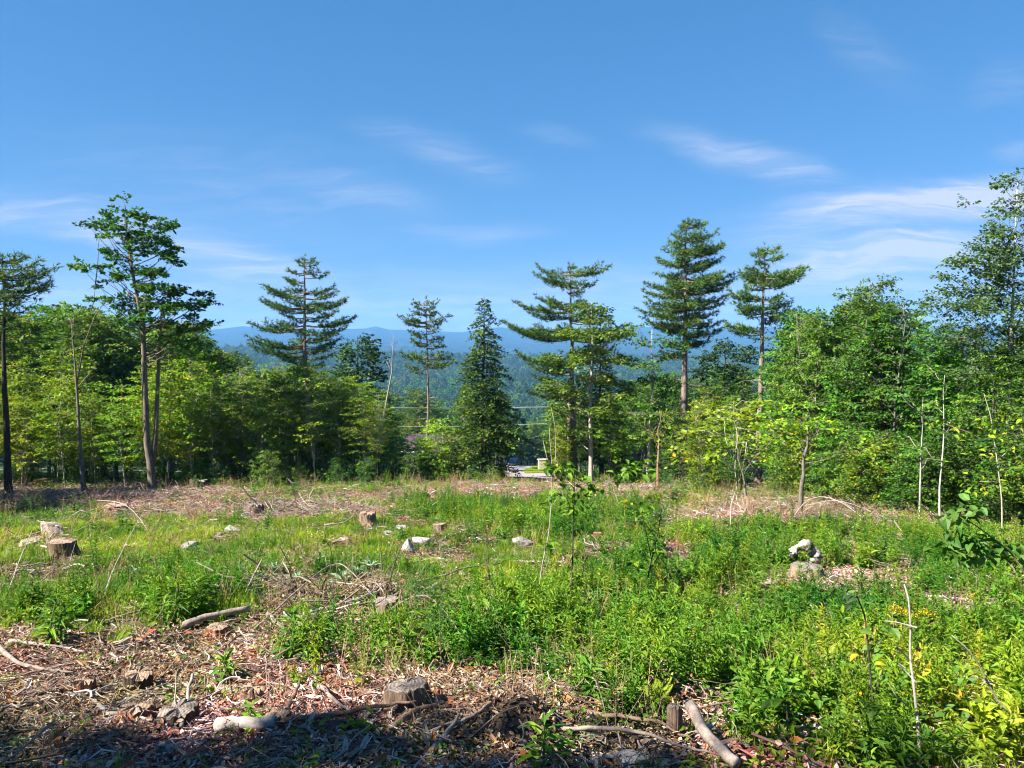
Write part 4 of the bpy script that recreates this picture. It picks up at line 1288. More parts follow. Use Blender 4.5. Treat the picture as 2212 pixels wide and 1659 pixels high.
for (off0, off1, n, kd, dsc, grp, hr) in [(1.0, 5.0, 19, 'beech', 'thick-leaved young beech along the sunny near wood', 'beeches along the sunny near wood', (7.5, 11.5)), (5.0, 13, 18, 'beech', 'beech standing in the second row of the near wood', 'beeches in the second row', (9, 13)), (8, 26, 14, 'maple', 'taller maple deep in the near wood', 'maples deep in the near wood', (10, 14))]:
    c0 = 0
    pts = []
    while c0 < n:
        px = rnd.uniform(1700, 2380); d = Redge(px) + rnd.uniform(off0, off1)
        p = col_at(px, d)
        if any((p[0] - q[0]) ** 2 + (p[1] - q[1]) ** 2 < 1.0 for q in pts):
            continue
        pts.append(p)
        h = rnd.uniform(*hr)
        h = min(h * 1.15, max(3, z_of(Rtop(px) + rnd.uniform(-8, 110), d) - p[2]) * 1.05)
        tree(kd, p[0], p[1], h, dsc, grp, rng=rnd, sxy=rnd.uniform(.66, .95))
        c0 += 1
for i in range(26):
    px = rnd.uniform(1700, 2300); d = Redge(px) + rnd.uniform(-0.6, 1.6)
    p = col_at(px, d)
    tree('bush', p[0], p[1], rnd.uniform(1.2, 3.4), 'leafy bush at the foot of the near wood', 'bushes at the foot of the near wood', rng=rnd)
for (px, d, ty) in [(940, 51, 900), (968, 53, 960), (985, 55, 935)]:
    p = col_at(px, d)
    tree('bush', p[0], p[1], (z_of(ty, d) - p[2]) * 1.03, 'yellowing bush standing before the white house wall', 'yellow bushes before the house wall', var=0, rng=rnd)
# trees between the road and the valley
view = lambda px, d: (1085 < px < 1215 and d < 205) or (855 < px < 990 and d < 140)
scatter('maple', (380, 1650), (110, 190), 46, (11, 17), 'broad tree on the slope beyond the road', 'broad trees on the slope beyond the road', 4.5, skip=view, lim=interp((380, 800), (600, 830), (760, 870), (900, 850), (1000, 850), (1100, 860), (1200, 880), (1400, 850), (1650, 800)))
scatter('pine', (400, 1600), (120, 195), 14, (14, 19), 'pine on the slope beyond the road', 'pines on the slope beyond the road', 5, skip=view, lim=interp((400, 770), (600, 815), (760, 860), (900, 830), (1100, 850), (1300, 860), (1600, 790)))
scatter('hemlock', (430, 1300), (90, 190), 12, (9, 13), 'dark conifer on the slope beyond the road', 'conifers on the slope beyond the road', 5, skip=view, lim=interp((430, 800), (900, 880), (1300, 870)))
for (px, d, h) in [(1215, 130, 9), (1205, 165, 11), (1195, 215, 13), (1150, 222, 13), (1120, 218, 12), (1090, 215, 13), (1225, 105, 7), (1080, 120, 9), (1070, 150, 11), (1172, 230, 14)]:
    p = col_at(px, d)
    tree('maple', p[0], p[1], h, 'tree at the far end of the gravel driveway', 'trees round the gravel driveway', rng=rnd)
# trees behind the photographer; their shade lies over the near litter
for i, (x, y, h) in enumerate([(-16.8, 0.0, 12), (-13.8, -0.7, 12.2), (-10.9, -1.3, 12.0), (-8.5, -1.5, 12.5), (-6.6, -2.0, 12.5)]):
    tree('beech', x, y, h, 'leafy tree behind the viewpoint shading the near litter', 'trees behind the viewpoint', rng=rnd)

for (x, y, h) in [(-31, 33, 13), (-28.5, 29, 12), (-34, 37, 14), (-30, 24, 12)]:
    tree('maple', x, y, h, 'maple outside the view shading the brown bank', 'maples beside the view', rng=rnd)

LM = [(-1e12, 'the picture edge'), (20, 'the dark-trunked pine'), (330, 'the twin-stemmed maple'), (668, 'the broad pine'), (925, 'the slim pine'), (1045, 'the dense hemlock'), (1240, 'the flat-topped pine'),
      (1476, 'the tallest pine'), (1636, 'the forked pine'), (1985, 'the dead white stem'), (2172, 'the white birch')]
ORD = ['first', 'second', 'third', 'fourth', 'fifth', 'sixth', 'seventh', 'eighth', 'ninth', 'tenth', 'eleventh', 'twelfth', 'thirteenth', 'fourteenth', 'fifteenth', 'sixteenth', 'seventeenth', 'eighteenth', 'nineteenth', 'twentieth',
       'twenty-first', 'twenty-second', 'twenty-third', 'twenty-fourth', 'twenty-fifth', 'twenty-sixth', 'twenty-seventh', 'twenty-eighth', 'twenty-ninth', 'thirtieth']


def name_rows():
    """each tree of a kind is told apart by counting from the last landmark it stands past"""
    seen = {}
    for (grp, desc, px, d, e) in sorted(PLACED, key=lambda t: (t[0], t[2])):
        i = max(k for k in range(len(LM)) if LM[k][0] <= px)
        k = (grp, i)
        seen[k] = seen.get(k, 0) + 1
        n = ORD[min(seen[k], 30) - 1]
        if i == 0:
            e['label'] = '%s, %s in from the outer edge' % (desc, n)
        else:
            e['label'] = '%s, %s past %s' % (desc, n, LM[i][1])


name_rows()

# ------------------------------------------------------------------ far wood as one mass
def lowpoly_tree(seed, conifer):
    rng = np.random.default_rng(seed)
    b = Buf()
    n = 150
    if conifer:
        u = rng.random(n) ** 0.8
        z = 2 + 14 * u
        r = (1 - u) ** 0.85 * 3.4 + 0.25
    else:
        u = rng.random(n)
        z = 4 + 10.5 * u
        r = np.sin(np.clip(u * 0.86 + 0.14, 0, 1) * math.pi) ** 0.6 * 4.3
    a = rng.random(n) * 6.283
    rr = r * np.sqrt(rng.uniform(0.35, 1, n))
    P = np.stack([np.cos(a) * rr, np.sin(a) * rr, z], 1)
    D = np.stack([np.cos(a), np.sin(a), rng.normal(size=n) * .3], 1) + rng.normal(size=(n, 3)) * .4
    N = np.array([0, 0, 1.0]) + P * np.array([.16, .16, 0]) + rng.normal(size=(n, 3)) * .4
    L = rng.uniform(1.3, 2.4, n)
    leaves(b, P, D, N, L, L * .8, np.clip(.45 + rng.normal(size=n) * .22, 0, 1))
    tube(b, np.array([[0, 0, 0], [0, 0, 12.0]]), np.array([.25, .1]), 5, mat=1)
    return b


def proto_obj(name, me):
    return bpy.data.objects.new(name, me)      # kept out of the scene; its mesh is instanced


def scatter_gn(name, pts, rot, scl, idx, protos, label, cat, tone=None):
    me = bpy.data.meshes.new(name)
    me.vertices.add(len(pts))
    me.vertices.foreach_set('co', np.asarray(pts, np.float32).ravel())
    for nm, ty, dat in (('rot', 'FLOAT_VECTOR', rot), ('scl', 'FLOAT', scl), ('idx', 'INT', idx)):
        a = me.attributes.new(nm, ty, 'POINT')
        a.data.foreach_set('vector' if ty == 'FLOAT_VECTOR' else 'value', np.asarray(dat, np.int32 if ty == 'INT' else np.float32).ravel())
    if tone is None:
        tone = 0.9 * fbm(np.asarray(pts)[:, 0] / 60.0, np.asarray(pts)[:, 1] / 60.0, 91, 3)
    a = me.attributes.new('tone', 'FLOAT', 'POINT'); a.data.foreach_set('value', np.asarray(tone, np.float32))
    o = obj(name, me)
    ng = bpy.data.node_groups.new(name, 'GeometryNodeTree')
    ng.interface.new_socket('Geometry', in_out='INPUT', socket_type='NodeSocketGeometry')
    ng.interface.new_socket('Geometry', in_out='OUTPUT', socket_type='NodeSocketGeometry')
    L = ng.links.new
    gi = ng.nodes.new('NodeGroupInput'); go = ng.nodes.new('NodeGroupOutput')
    iop = ng.nodes.new('GeometryNodeInstanceOnPoints')
    iop.inputs['Pick Instance'].default_value = True
    jn = ng.nodes.new('GeometryNodeJoinGeometry')
    for p in protos:
        oi = ng.nodes.new('GeometryNodeObjectInfo')
        oi.inputs['Object'].default_value = p
        oi.inputs['As Instance'].default_value = False
        g2i = ng.nodes.new('GeometryNodeGeometryToInstance')
        L(oi.outputs['Geometry'], g2i.inputs[0])
        L(g2i.outputs[0], jn.inputs[0])
    def na(nm, ty):
        n = ng.nodes.new('GeometryNodeInputNamedAttribute')
        n.data_type = ty
        n.inputs['Name'].default_value = nm
        return n.outputs['Attribute']
    L(gi.outputs[0], iop.inputs['Points'])
    L(jn.outputs[0], iop.inputs['Instance'])
    L(na('idx', 'INT'), iop.inputs['Instance Index'])
    e2r = ng.nodes.new('FunctionNodeEulerToRotation')
    L(na('rot', 'FLOAT_VECTOR'), e2r.inputs[0]); L(e2r.outputs[0], iop.inputs['Rotation'])
    L(na('scl', 'FLOAT'), iop.inputs['Scale'])
    L(iop.outputs[0], go.inputs[0])
    md = o.modifiers.new('scatter', 'NODES')
    md.node_group = ng
    tag(o, label, cat, kind='stuff')
    return o


far_p = [proto_obj('far_tree', lowpoly_tree(400 + i, i % 3 == 0).mesh('far_tree', [M['far_needle'] if i % 3 == 0 else M['far_leaf'], M['bark_dark']])) for i in range(6)]
fr = np.random.default_rng(77)
pts = []
for (d0, d1, sp) in ((195, 420, 7.5), (420, 900, 11.0), (900, 1900, 17.0), (1900, 3100, 27.0)):
    ny = int((d1 - d0) / sp)
    for j in range(ny):
        y = d0 + j * sp
        w = y * 0.80
        nx = int(2 * w / sp)
        xx = -w + (np.arange(nx) + fr.random(nx)) * sp
        yy = y + fr.random(nx) * sp
        pts.append(np.stack([xx, yy, np.full(nx, sp)], 1))
pts = np.concatenate(pts)
ppx, _ = proj(pts[:, 0], pts[:, 1], np.zeros(len(pts)))
ok = ~((pts[:, 1] < 225) & (ppx > 1040) & (ppx < 1220))
pts = pts[ok]
n = len(pts)
scatter_gn('far_forest', np.stack([pts[:, 0], pts[:, 1], H(pts[:, 0], pts[:, 1]) - .3], 1), np.stack([np.zeros(n), np.zeros(n), fr.random(n) * 6.28], 1),
           fr.uniform(.75, 1.2, n) * np.clip(pts[:, 2] / 13.0, 0.85, 1.7), fr.integers(0, 6, n), far_p, 'far wooded valley and low hills read as one green mass', 'forest')


# ------------------------------------------------------------------ house, vehicle, pole and wires beyond the road
def box(b, x0, x1, y0, y1, z0, z1, mat=0, attr=.5):
    V = np.array([[x0, y0, z0], [x1, y0, z0], [x1, y1, z0], [x0, y1, z0], [x0, y0, z1], [x1, y0, z1], [x1, y1, z1], [x0, y1, z1]], float)
    Q = [[0, 3, 2, 1], [4, 5, 6, 7], [0, 1, 5, 4], [1, 2, 6, 5], [2, 3, 7, 6], [3, 0, 4, 7]]
    b.add(V, Q, None, attr, mat)


def part(name, parent, mat, fn, loc=None):
    b = Buf(); fn(b)
    return obj(name, b.mesh(name, mat), parent, loc)


M['siding'] = plain('white_siding', (0.72, 0.70, 0.66), 0.7, noise=0.06)
M['shingle'] = plain('plum_shingle', (0.05, 0.032, 0.040), 0.9, noise=0.25, scale=3)
M['glass'] = plain('window_glass', (0.04, 0.05, 0.06), 0.08, spec=0.8)
M['white'] = plain('white_paint', (0.8, 0.8, 0.78), 0.5, noise=0.03)
M['bluepaint'] = plain('navy_paint', (0.012, 0.03, 0.10), 0.25, noise=0.05, spec=0.6)
M['rubber'] = plain('rubber', (0.02, 0.02, 0.02), 0.8)
M['chrome'] = plain('chrome', (0.6, 0.6, 0.62), 0.25, 1.0)
M['lamp'] = plain('lamp_glass', (0.7, 0.72, 0.75), 0.1, spec=.8)
M['beige'] = plain('weathered_board', (0.46, 0.40, 0.27), 0.85, noise=0.15, scale=3)
M['polewood'] = barkmat('pole_wood', (0.16, 0.085, 0.05), (0.30, 0.18, 0.115), None, (16, 16, 1))
M['wire'] = plain('bright_wire', (0.16, 0.165, 0.165), 0.45, 0.2)
M['ceramic'] = plain('insulator', (0.3, 0.3, 0.32), 0.3)

hd = 128.0
hp = col_at(872, hd)
hs = obj('house', None, None, (hp[0], hp[1], hp[2] - 0.2), R(-6))
W, DP, EV, RG = 8.6, 7.5, 3.4, 5.7
part('wall', hs, M['siding'], lambda b: box(b, 0, W, 0, DP, 0, EV))


def gable(b):
    o_ = 0.45
    V = np.array([[-o_, -o_, EV - .1], [W + o_, -o_, EV - .1], [W + o_, DP / 2, RG], [-o_, DP / 2, RG], [-o_, DP + o_, EV - .1], [W + o_, DP + o_, EV - .1],
                  [-o_, -o_, EV + .06], [W + o_, -o_, EV + .06], [W + o_, DP / 2, RG + .18], [-o_, DP / 2, RG + .18], [-o_, DP + o_, EV + .06], [W + o_, DP + o_, EV + .06]], float)
    b.add(V, [[0, 1, 2, 3], [3, 2, 5, 4], [6, 9, 8, 7], [9, 10, 11, 8], [0, 6, 7, 1], [4, 5, 11, 10], [0, 3, 9, 6], [3, 4, 10, 9], [1, 7, 8, 2], [2, 8, 11, 5]])


rf = part('roof', hs, M['shingle'], gable)
part('gable_wall', hs, M['siding'], lambda b: b.add(np.array([[0.01, .02, EV], [0.01, DP - .02, EV], [.01, DP / 2, RG - .15], [W - .01, .02, EV], [W - .01, DP - .02, EV], [W - .01, DP / 2, RG - .15]]), None, [[0, 2, 1], [3, 4, 5]]))
part('fascia', hs, M['white'], lambda b: box(b, -.46, W + .46, -.52, -.455, EV - .16, EV + .1))
part('chimney', rf, M['beige'], lambda b: box(b, 5.8, 6.4, DP / 2 - .3, DP / 2 + .3, RG - .3, RG + .35))
for wx in (0.7, 2.1, 5.2, 6.8):
    f = part('window', hs, M['white'], lambda b: [box(b, wx, wx + 1.0, -.05, .02, 1.2, 1.28), box(b, wx, wx + 1.0, -.05, .02, 2.5, 2.58), box(b, wx, wx + .07, -.05, .02, 1.28, 2.5), box(b, wx + .93, wx + 1.0, -.05, .02, 1.28, 2.5), box(b, wx + .07, wx + .93, -.045, .02, 1.87, 1.92)])
    part('pane', f, M['glass'], lambda b: box(b, wx + .07, wx + .93, -.02, .015, 1.28, 2.5))
dr = part('door', hs, M['bluepaint'], lambda b: box(b, 3.8, 4.7, -.03, .02, 0.2, 2.3))
part('handle', dr, M['chrome'], lambda b: box(b, 4.58, 4.64, -.08, -.03, 1.15, 1.25))
tag(hs, 'white house with plum-brown gable roof half hidden by bushes', 'house')
gp = col_at(925, hd + 1)
ga = obj('garage', None, None, (gp[0] + 1.0, gp[1], gp[2] - .2), R(-6))
part('wall', ga, M['siding'], lambda b: box(b, 0, 6.4, 0, 6, 0, 2.6))
part('roof', ga, M['shingle'], lambda b: b.add(np.array([[-.3, -.3, 2.6], [6.7, -.3, 2.6], [6.7, 3, 3.7], [-.3, 3, 3.7], [-.3, 6.3, 2.6], [6.7, 6.3, 2.6]]), [[0, 1, 2, 3], [3, 2, 5, 4], [0, 4, 5, 1]], [[0, 3, 4], [1, 5, 2]]))
for q in (0.5, 3.4):
    part('garage_door', ga, M['white'], lambda b: box(b, q, q + 2.5, -.04, .02, 0.1, 2.2))
tag(ga, 'low white garage adjoining the white house behind the hemlock', 'garage')

# parked vehicle, seen from the front
vp = col_at(1110, 187)
vh = obj('parked_car', None, None, (vp[0], vp[1], vp[2] + .18), R(-14))


def car_body(b):
    prof = [(-2.3, .45), (-2.35, .75), (-2.2, 1.02), (-1.0, 1.15), (-0.55, 1.7), (0.0, 1.78), (1.6, 1.76), (2.2, 1.2), (2.3, .9), (2.3, .45)]
    n = len(prof); V = []
    for sx_, in_ in ((-.95, 0), (.95, 0)):
        for (y, z) in prof:
            k = .82 if z > 1.3 else 1.0
            V.append((sx_ * k, y, z))
    Q = [[i, (i + 1) % n, n + (i + 1) % n, n + i] for i in range(n)]
    c = len(V); V += [(-.95, 0, .9), (.95, 0, .9)]
    T = [[c, (i + 1) % n, i] for i in range(n)] + [[c + 1, n + i, n + (i + 1) % n] for i in range(n)]
    b.add(np.array(V), Q, T)


part('body', vh, M['bluepaint'], car_body)
part('windshield', vh, M['glass'], lambda b: b.add(np.array([[-.82, -1.0, 1.17], [.82, -1.0, 1.17], [.72, -.6, 1.64], [-.72, -.6, 1.64], [-.82, -.96, 1.13], [.82, -.96, 1.13], [.72, -.56, 1.6], [-.72, -.56, 1.6]]), [[0, 1, 2, 3], [7, 6, 5, 4]]))
part('grille', vh, M['chrome'], lambda b: box(b, -.5, .5, -2.39, -2.33, .68, .9))
part('bumper', vh, M['rubber'], lambda b: box(b, -.9, .9, -2.45, -2.3, .42, .6))
for q in (-1, 1):
    part('headlight', vh, M['lamp'], lambda b: box(b, q * .72 - .16, q * .72 + .16, -2.38, -2.3, .75, .92))
    part('mirror', vh, M['bluepaint'], lambda b: box(b, q * 1.05 - .1, q * 1.05 + .1, -.95, -.8, 1.1, 1.28))
    for yy in (-1.45, 1.4):
        w_ = part('wheel', vh, M['rubber'], lambda b: tube(b, np.array([[q * .72, yy, .36], [q * .96, yy, .36]]), .38, 14))
        part('rim', w_, M['chrome'], lambda b: tube(b, np.array([[q * .955, yy, .36], [q * .975, yy, .36]]), .24, 12))
tag(vh, 'dark blue vehicle parked at the top of the gravel driveway', 'car')

# pale upright board box on the verge
bp2 = col_at(1173, 112)
kb = obj('board_box', None, None, (bp2[0], bp2[1], bp2[2] + .1), R(8))
part('side', kb, M['beige'], lambda b: box(b, -.62, .62, 0, .75, 0, 1.45))
part('lid', kb, M['beige'], lambda b: box(b, -.7, .7, -.08, .83, 1.452, 1.55))
part('door', kb, M['beige'], lambda b: box(b, -.5, .5, -.04, -.002, .15, 1.3))
tag(kb, 'pale upright board box on the grass verge of the driveway', 'box')

# utility poles and wires
poles = []
for (px, d, ty, lab) in ((1228, 76, 868, 'brown utility pole among the leaves beside the flat-topped pine'), (478, 99, 858, 'brown utility pole hidden in trees at the far end of the road'), (1700, 66, 880, 'brown utility pole lost in the near wood past the forked pine')):
    p = col_at(px, d)
    h = z_of(ty, d) - p[2]
    e = obj('utility_pole', None, None, p)
    part('pole', e, M['polewood'], lambda b: tube(b, np.array([[0, 0, -.2], [0, 0, h / 2], [0, 0, h]]), np.array([.17, .15, .12]), 10))
    part('crossarm', e, M['polewood'], lambda b: box(b, -1.1, 1.1, -.18, -.08, h - .75, h - .62), None)
    for q in (-1.0, 0.0, 1.0):
        part('insulator', e, M['ceramic'], lambda b: tube(b, np.array([[q, -.13, h - .62], [q, -.13, h - .42]]), .05, 8))
    tag(e, lab, 'utility pole', 'poles along the road')
    poles.append((p, h))


def wire(p0, p1, sag, r, label):
    t = np.linspace(0, 1, 24)[:, None]
    P = p0 + (p1 - p0) * t
    P[:, 2] -= sag * 4 * t[:, 0] * (1 - t[:, 0])
    b = Buf(); tube(b, P, r, 5)
    tag(obj('power_line', b.mesh('power_line', M['wire'])), label, 'power line', 'wires along the road')


for (q, nm) in ((-1.0, 'outer'), (0.0, 'middle'), (1.0, 'inner')):
    for (i, j, nn) in ((1, 0, 'from the far pole to the pole by the flat-topped pine'), (0, 2, 'from the pole by the flat-topped pine into the near wood')):
        a, ha = poles[i]; c, hc = poles[j]
        wire(a + np.array([q, -.13, ha - .42]), c + np.array([q, -.13, hc - .42]), .5, .010, '%s bright wire %s' % (nm, nn))
wire(poles[0][0] + np.array([0, -.2, poles[0][1] - 2.4]), hp + np.array([W, 0.3, EV - .2]), .6, .016, 'thin low wire dropping from the pole to the white house')
wire(poles[0][0] + np.array([0, -.2, poles[0][1] - 2.0]), poles[1][0] + np.array([0, -.2, poles[1][1] - 2.2]), .9, .02, 'lower cable slung under the bright wires from far pole to near pole')


# ------------------------------------------------------------------ stumps
OBST = []          # what the plants leave free
def stump(px, ty, by, w, mat, cut, label, lean=0.0, roots=5, rag=0.07, seed=1, rootlen=0.5, rdrop=1.0, spread=1.5, group='cut stumps in the clearing'):
    g_ = np.random.default_rng(seed)
    p = at(px, by)
    d = p[1]
    s_ = d / 1671.0
    r = w / 2 * s_
    h = max(0.1, (z_of(ty, d) - p[2]) * 0.96)
    OBST.append((p[0], p[1], r * 1.15, .95))
    na = 44
    a = np.arange(na) / na * 2 * math.pi
    ph = g_.random() * 6.28
    lob = 0.5 + 0.5 * np.cos(a * roots + ph) + 0.25 * np.cos(a * (roots - 2) + ph * 2)
    V = []; rows = [(-0.12, spread + .25), (0.0, spread), (0.12, spread * .78 + .2), (0.32, 1.06), (0.7, 1.0), (1.0, 0.97)]
    bk = g_.normal(size=na) * 0.075
    tilt_ = g_.uniform(.02, .09)
    for (t, k) in rows:
        fl = k + max(0, (0.35 - t)) * 0.9 * (lob - .4)
        rr = r * fl * (1 + bk + g_.normal(size=na) * 0.015)
        zz = h * t + (g_.random(na) * rag * h + tilt_ * np.cos(a + ph) * h if t == 1.0 else 0)
        V.append(np.stack([np.cos(a) * rr + lean * h * t, np.sin(a) * rr, np.full(na, zz) if np.ndim(zz) == 0 else zz], 1))
    V = np.stack(V)
    n = len(rows)
    i = np.arange(n - 1)[:, None] * na; j = np.arange(na)[None, :]; k_ = (j + 1) % na
    Q = np.stack([i + j, i + k_, i + na + k_, i + na + j], -1).reshape(-1, 4)
    b = Buf(); b.add(V.reshape(-1, 3), Q, None, .5, 0, True)
    o = obj('tree_stump', b.mesh('tree_stump', M[mat]), None, p)
    top = V[-1]
    c = top.mean(0)
    tv = np.concatenate([top * 0.995 + c * .005 - np.array([0, 0, .004]), top * .5 + c * .5 + np.array([0, 0, .012]) + g_.normal(size=(na, 3)) * .006, c[None] + np.array([[0, 0, .015]])])
    jj = np.arange(na); kk = (jj + 1) % na
    b = Buf()
    b.add(tv - np.array([c[0], c[1], 0]), np.stack([jj, kk, na + kk, na + jj], -1), np.stack([na + jj, na + kk, np.full(na, 2 * na)], -1))
    obj('cut_face', b.mesh('cut_face', M[cut]), o, (c[0], c[1], 0))
    for q in range(roots):
        az = -(ph - q * 2 * math.pi) / roots + g_.normal() * .1
        L = rootlen * g_.uniform(.6, 1.3) * (r / .25)
        t = np.linspace(0, 1, 5)
        P = np.stack([np.cos(az) * (r * .8 + L * t), np.sin(az) * (r * .8 + L * t) + g_.normal() * .1 * t ** 2, h * .22 * (1 - t) ** 2 + .02 * (1 - t)], 1)
        P[:, 2] += H(p[0] + P[:, 0], p[1] + P[:, 1]) - p[2] - .02
        b = Buf(); tube(b, P, r * .24 * (1 - t * .75), 6, rough=.1, rng=g_)
        obj('root', b.mesh('root', M[mat]), o)
    return tag(o, label, 'stump', group)


stump(880, 1478, 1532, 92, 'stump_bark', 'cut_grey', 'largest cut stump, flat grey top and furrowed flaring bark', roots=5, seed=3, rootlen=.45)
stump(832, 1296, 1338, 58, 'stump_grey', 'cut_grey', 'grey stump beside a pale fallen branch in mid clearing', roots=4, seed=4, rootlen=.3)
stump(813, 1262, 1284, 48, 'stump_grey', 'cut_tan', 'low crumbling stump just behind the grey stump', roots=4, seed=5, rag=.2)
stump(138, 1168, 1206, 54, 'stump_bark', 'cut_tan', 'brown stump near the three pale boulders', roots=5, seed=6, lean=-.1, rootlen=.7)
stump(300, 1460, 1494, 62, 'stump_dark', 'cut_tan', 'dark mossy stump with split side amid brown litter', roots=4, seed=7, rag=.35, rootlen=.3)
stump(1457, 1526, 1592, 33, 'stump_grey', 'cut_grey', 'narrow post-like stump at the edge of the tall weeds', roots=3, seed=8, spread=1.05, rootlen=.12)
stump(552, 1093, 1117, 34, 'stump_grey', 'cut_grey', 'weathered stump with spreading bare roots on brown slash', roots=6, seed=9, spread=1.9, rootlen=.6, rag=.3)
stump(794, 1110, 1131, 36, 'stump_grey', 'cut_tan', 'pale stump trailing a broken root through grass', roots=5, seed=10, spread=1.5, rag=.25)
stump(948, 1131, 1148, 32, 'stump_grey', 'cut_tan', 'small tan stump between grass and tall green weeds', roots=4, seed=11)
stump(546, 1492, 1522, 56, 'stump_bark', 'cut_tan', 'short mossy rotting stump with ragged rim', roots=4, seed=12, rag=.4, rootlen=.25)
stump(296, 1528, 1560, 70, 'stump_red', 'cut_tan', 'rotting reddish stump with broken front', roots=4, seed=13, rag=.3, rootlen=.25)
stump(385, 1538, 1568, 84, 'stump_dark', 'cut_grey', 'charred low stump with a stick leaning on it', roots=4, seed=14, rag=.5, rootlen=.2)
stump(470, 1352, 1372, 46, 'stump_red', 'cut_tan', 'reddish-sided low stump at the end of a grey log', roots=3, seed=15, rootlen=.25)
stump(1742, 1222, 1246, 66, 'stump_grey', 'cut_grey', 'wide pale stump under the curled mossy boulder', roots=5, seed=16, spread=1.15)
stump(600, 1545, 1572, 60, 'stump_red', 'cut_tan', 'low broken brown stump close to the white log', roots=3, seed=17, rag=.5, rootlen=.2)
stump(246, 1058, 1072, 30, 'stump_red', 'cut_tan', 'rust-red stump by the foot of the snapped slim tree', roots=3, seed=18)
stump(88, 1036, 1050, 30, 'stump_red', 'cut_tan', 'rust-red stump in the shaded wood edge', roots=3, seed=19)
stump(430, 1040, 1056, 34, 'stump_dark', 'cut_grey', 'black charred stump past the twin-stemmed maple', roots=3, seed=20, rag=.4)
stump(182, 1476, 1500, 44, 'stump_red', 'cut_tan', 'small crumbled red stump near the dark mossy stump', roots=3, seed=21, rag=.5)
stump(1290, 1150, 1166, 24, 'stump_red', 'cut_tan', 'tiny reddish stump between two thin saplings', roots=3, seed=22)
stump(250, 1092, 1104, 50, 'stump_red', 'cut_tan', 'flat reddish stump on the brown bank', roots=4, seed=23, rag=.3)


# the root mound in front
def mound(px, ty, by, w):
    p = at(px, by)
    d = p[1]
    s_ = d / 1671.0
    h = z_of(ty, d) - p[2]
    r = w / 2 * s_
    g_ = np.random.default_rng(4)
    nr, na = 16, 48
    V = []
    for i in range(nr):
        t = i / (nr - 1)
        a = np.arange(na) / na * 6.2832
        rr = r * t * (1 + .12 * np.sin(a * 3 + 1) + .1 * np.sin(a * 5))
        x = np.cos(a) * rr; y = np.sin(a) * rr * .8
        z = h * (1 - t ** 1.4) ** 1.0 * (.85 + .25 * fbm(x * 5 + 3, y * 5, 9, 3)) + .05 * fbm(x * 14, y * 14, 12, 2)
        z = z + (H(p[0] + x, p[1] + y) - p[2]) * t - .06 * t
        V.append(np.stack([x, y, z], 1))
    V = np.stack(V)
    i = np.arange(nr - 1)[:, None] * na; j = np.arange(na)[None, :]; k_ = (j + 1) % na
    Q = np.stack([i + j, i + na + j, i + na + k_, i + k_], -1).reshape(-1, 4)
    b = Buf(); b.add(V.reshape(-1, 3), Q, None, .5, 0, True)
    o = obj('root_mound', b.mesh('root_mound', M['stump_dark']), None, p)
    def surf(x, y):
        tt = np.clip(np.hypot(x, y / .8) / r, 0, 1)
        return h * (1 - tt ** 1.4) * (.85 + .25 * fbm(x * 5 + 3, y * 5, 9, 3)) + (H(p[0] + x, p[1] + y) - p[2]) * tt
    for q in range(26):
        az = g_.uniform(0, 6.28); r0_ = r * g_.uniform(.1, 1.0); L = r * g_.uniform(.25, .8); da = az + g_.normal() * 1.0
        t = np.linspace(0, 1, 8)
        x = np.cos(az) * r0_ + np.cos(da) * L * t + .04 * np.sin(t * 5 + q); y = np.sin(az) * r0_ * .8 + np.sin(da) * L * t * .8 + .04 * np.cos(t * 4 + q)
        b = Buf(); tube(b, np.stack([x, y, surf(x, y) + .012 + .05 * g_.random() * np.sin(t * 3.1)], 1), np.linspace(.013, .004, 8) * g_.uniform(.5, 1.5), 5)
        obj('root', b.mesh('root', M[g_.choice(['branch_brown', 'branch_gray', 'bark_dark'])]), o)
    n_ = 420
    a_ = g_.random(n_) * 6.283; rr_ = r * np.sqrt(g_.random(n_)) * 1.02
    x = np.cos(a_) * rr_; y = np.sin(a_) * rr_ * .8
    b = Buf(); folded(b, np.stack([x, y, surf(x, y) + .012], 1), g_.normal(size=(n_, 3)) * np.array([1, 1, .5]), np.array([0, 0, 1.0]) + g_.normal(size=(n_, 3)) * .5, g_.uniform(.03, .07, n_), g_.uniform(.02, .035, n_), g_.random(n_), 0, .3, -.1)
    lo = obj('dead_leaves', b.mesh('dead_leaves', M['litter']), o); lo['kind'] = 'stuff'
    return tag(o, 'heaped mound of upturned soil and roots in the tree shade', 'root mound')


mound(1120, 1488, 1580, 250)


# ------------------------------------------------------------------ boulders
def ico(sub):
    import bmesh
    bm = bmesh.new(); bmesh.ops.create_icosphere(bm, subdivisions=sub, radius=1.0)
    V = np.array([v.co[:] for v in bm.verts]); T = np.array([[v.index for v in f.verts] for f in bm.faces]); bm.free()
    return V, T


IV, IT = ico(4)


